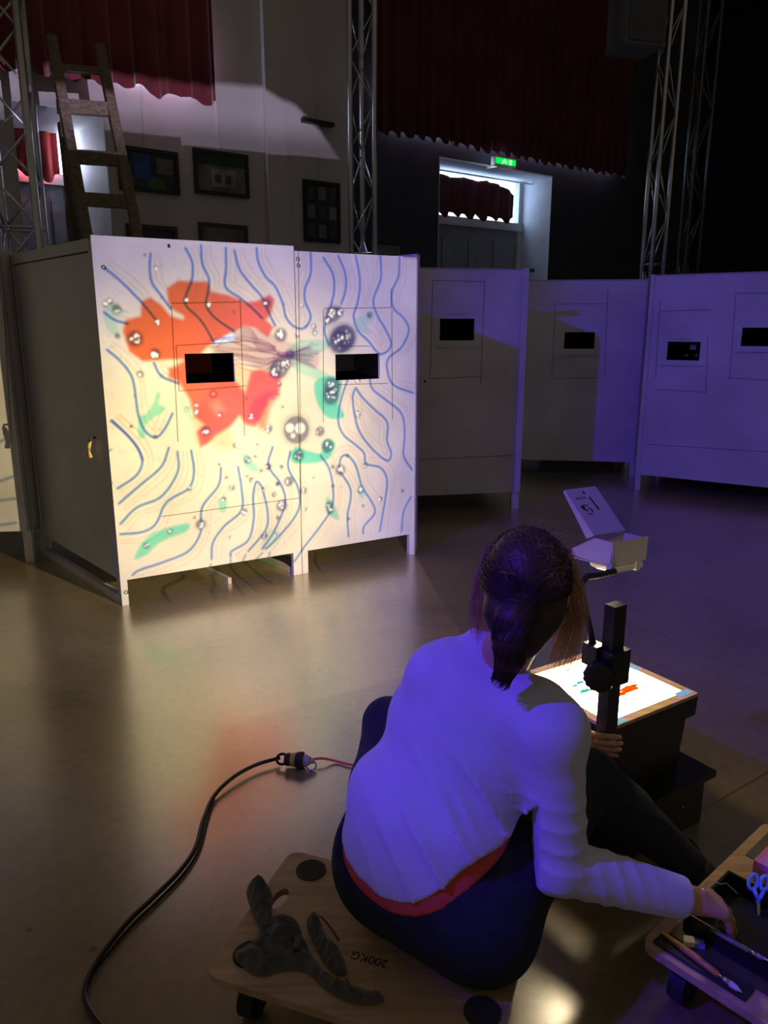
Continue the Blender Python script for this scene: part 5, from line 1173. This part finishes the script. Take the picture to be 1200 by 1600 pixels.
def cap_strand():            # strands combed back over the skull towards the tie
    th = rs.uniform(-1.75, 1.75); y0 = rs.uniform(.0, .05); e = 1.0+rs.uniform(.0, .06); pts = []
    lift = rs.random()**3*.012
    s0 = hp_(math.sin(th)*.082*e, y0, .022+math.cos(th)*.096*e); end = tail[0]+V(rs.uniform(-.01, .01), rs.uniform(-.01, .01), rs.uniform(-.01, .01))
    for k in range(9):
        t_ = k/8; a = math.pi*.5*t_; y = y0*(1-t_)-.118*math.sin(a*.98); sc_ = math.cos(a*.94)
        q = hp_(math.sin(th)*.084*e*sc_-.012*t_, y*1.0-.003, .022*(1-t_)-.03*t_+math.cos(th)*.098*e*sc_)
        rad = q-hp_(0, -.018, .02); rad /= np.linalg.norm(rad); pts.append(q+rad*(lift*math.sin(math.pi*t_)+.002))
    return pts
strand_set('combed_hair', 900, cap_strand, .00075, M['hair'], hair)
def tail_strand():
    a = rs.uniform(0, 6.283); pts = []
    for i, c in enumerate(tail):
        r_ = (.041, .036, .033, .027, .017)[i]+rs.uniform(-.001, .003); d = tail[min(i+1, 4)]-tail[max(i-1, 0)]; d /= np.linalg.norm(d); u = np.cross(d, hx); u /= np.linalg.norm(u); v = np.cross(d, u); pts.append(c+(u*math.cos(a+i*.55)+v*math.sin(a+i*.55))*r_)
    pts.append(pts[-1]+(pts[-1]-pts[-2])*rs.uniform(.2, .7)); return [V(*p) for p in catmull(pts, 2)]
strand_set('tail_strands', 420, tail_strand, .0009, M['hair'], hair)
def fly():                    # short flyaway hair around the outline
    th = rs.uniform(-1.6, 1.6); ph = rs.uniform(-1.1, .7); d = V(math.sin(th)*math.cos(ph), math.sin(ph), math.cos(th)*math.cos(ph)); b0 = hp_(0, -.018, .02)
    p = b0+hx*d[0]*.084+hy*d[1]*.100+hz*d[2]*.099; nrm = p-b0; nrm /= np.linalg.norm(nrm); tang = -hy+nrm*(nrm @ hy)+V(rs.uniform(-.5, .5), rs.uniform(-.5, .5), rs.uniform(-.5, .5)); tang /= np.linalg.norm(tang); L = rs.uniform(.02, .05)
    return [p+tang*L*t_+nrm*(.004+.012*math.sin(t_*2.2)*rs.uniform(.4, 1.2)) for t_ in (0, .25, .5, .75, 1)]
strand_set('flyaway_hair', 260, fly, .00035, M['rimlit_strand'], hair)
def side_strand(sx_, spread):
    def g():
        st = hp_(sx_*rs.uniform(.066, .086), rs.uniform(.0, .055), rs.uniform(.03, .085)); fall = rs.uniform(.12, .19) if sx_ < 0 else rs.uniform(.15, .25); out = rs.uniform(.006, .045)*spread; fw_ = rs.uniform(-.02, .035); w = rs.uniform(0, 6.28); amp = rs.uniform(.001, .006)
        o_ = hx*sx_; pts = []
        for k in range(11):
            t_ = k/10; pts.append(st+o_*(out*math.sin(min(t_*2.0, 1.57)))-o_*(.035 if sx_ > 0 else .01)*max(0, t_-.55)*1.8+hy*fw_*t_+V(0, 0, -1)*fall*t_+amp*V(math.sin(w+t_*9), math.cos(w+t_*7), 0)*t_)
        return pts
    return g
strand_set('rimlit_loose_hair', 420, side_strand(1, 1.2), .0006, M['rimlit_strand'], hair)
strand_set('rimlit_loose_hair', 380, side_strand(-1, .75), .0006, M['rimlit_strand'], hair)

# ------------------------------------------------------------------ crumpled dark clothing on the dolly
def cloth_blob(name, label, segs, seed, zf=.1405, res=.0032):
    P_ = [np.array(p) for s_ in segs for p in s_[0]]; lo_ = np.min(P_, 0)-.06; hi_ = np.max(P_, 0)+.06; lo_[2] = zf-.01
    F = Field(lo_, hi_, res)
    for pts, r, k in segs:
        for i in range(len(pts)-1):
            ra = r[i] if isinstance(r, (list, tuple)) else r; rb2 = r[i+1] if isinstance(r, (list, tuple)) else r; F.cone(pts[i], pts[i+1], ra, rb2, k)
    x, y, z = F.grid(); X, Y, Z = x[:, None, None], y[None, :, None], z[None, None, :]
    q = (1-np.abs(np.sin(X*52+1.3*np.sin(Y*38+seed)+Z*45)))**2-.35 + .6*((1-np.abs(np.sin(Y*74+1.4*np.sin(X*45+1)+Z*60+seed)))**2-.35); F.D = (F.D-.0085*q*np.ones_like(F.D)).astype(np.float32)
    F.cut((0, 0, zf), (0, 0, -1)); return tag(F.mesh(name, M['sock'], None, 1), label, 'clothing')
g = lambda px, py, z: G(px, py, z)
def cloth_heap(name, label, outline, seed, hgt=.034, zf=.1432, bumps=()):
    P_ = [G(x, y, .15)[:2] for x, y in outline]; P_ = [np.array(p) for p in catmull([tuple(p) for p in P_], 4, True)[:-1]]; A_ = np.array(P_)
    F = Field((A_[:, 0].min()-.02, A_[:, 1].min()-.02, zf-.01), (A_[:, 0].max()+.02, A_[:, 1].max()+.02, zf+.10), .0028)
    x, y, z = F.grid(); X, Y = np.meshgrid(x, y, indexing='ij'); ins = np.zeros(X.shape, bool); D = np.full(X.shape, 9.)
    for p, q in zip(P_, P_[1:]+P_[:1]):
        c = (p[1] > Y) != (q[1] > Y); xi = (q[0]-p[0])*(Y-p[1])/(q[1]-p[1]+1e-12)+p[0]; ins ^= c & (X < xi)
        d = q-p; t_ = np.clip(((X-p[0])*d[0]+(Y-p[1])*d[1])/(d @ d+1e-12), 0, 1); D = np.minimum(D, np.hypot(X-p[0]-t_*d[0], Y-p[1]-t_*d[1]))
    sd = np.where(ins, D, -D)
    wx = X+.012*np.sin(Y*70+seed)+.008*np.sin(X*110+2); wy = Y+.012*np.sin(X*62+seed*2)+.006*np.sin(Y*130)
    r1 = 1-np.abs(np.sin(wx*38+wy*55+seed)); r2 = 1-np.abs(np.sin(wx*85-wy*48+1.3*seed)); r3 = 1-np.abs(np.sin(wx*30-wy*120+seed))
    fold = .016*r1**1.6+.009*r2**1.5+.005*r3
    prof = np.clip(sd/.022, 0, 1)**.5
    H_ = prof*(hgt*.35+fold)
    for bx__, by__, rad, hh in bumps:
        c = G(bx__, by__, .16); H_ = H_+prof*hh*np.exp(-((X-c[0])**2+(Y-c[1])**2)/rad**2)
    F.D = np.maximum((z[None, None, :]-zf-H_[:, :, None])*.6, np.maximum(zf-z[None, None, :], -sd[:, :, None])).astype(np.float32)
    return tag(F.mesh(name, M['sock'], None, 3), label, 'clothing')
g1_ = cloth_heap('knitted_garment', 'crumpled dark grey knitted garment with a raised end, on the dolly left of the person', [(384,1392),(392,1374),(412,1374),(426,1396),(426,1428),(446,1436),(468,1452),(486,1486),(512,1518),(552,1536),(592,1550),(600,1560),(580,1567),(538,1560),(505,1540),(478,1516),(442,1514),(404,1522),(372,1502),(368,1484),(398,1468),(404,1446),(392,1420)], 1.3, bumps=((404,1396,.026,.03),(440,1462,.03,.02)))
g2_ = cloth_heap('knitted_garment', 'smaller dark crumpled garment with a thin strap, nearest to the seated person', [(478,1440),(490,1426),(500,1438),(510,1458),(528,1478),(540,1502),(540,1520),(522,1518),(502,1496),(490,1470)], 2.1, bumps=((489,1440,.015,.03),))
bm = bmesh.new(); add_tube(bm, catmull([G(492, 1430, .19), G(503, 1434, .195), G(518, 1452, .17), G(530, 1470, .150)], 6), .0022, 6); st_ = obj('thin_strap', bm, M['sock'], g2_, True)
bm = bmesh.new(); add_tube(bm, catmull([G(424, 1446, .165), G(436, 1434, .185), G(456, 1440, .185), G(466, 1462, .172), G(462, 1484, .165)], 6), [.008]*25, 10); obj('cuff', bm, M['sock'], g1_, True)
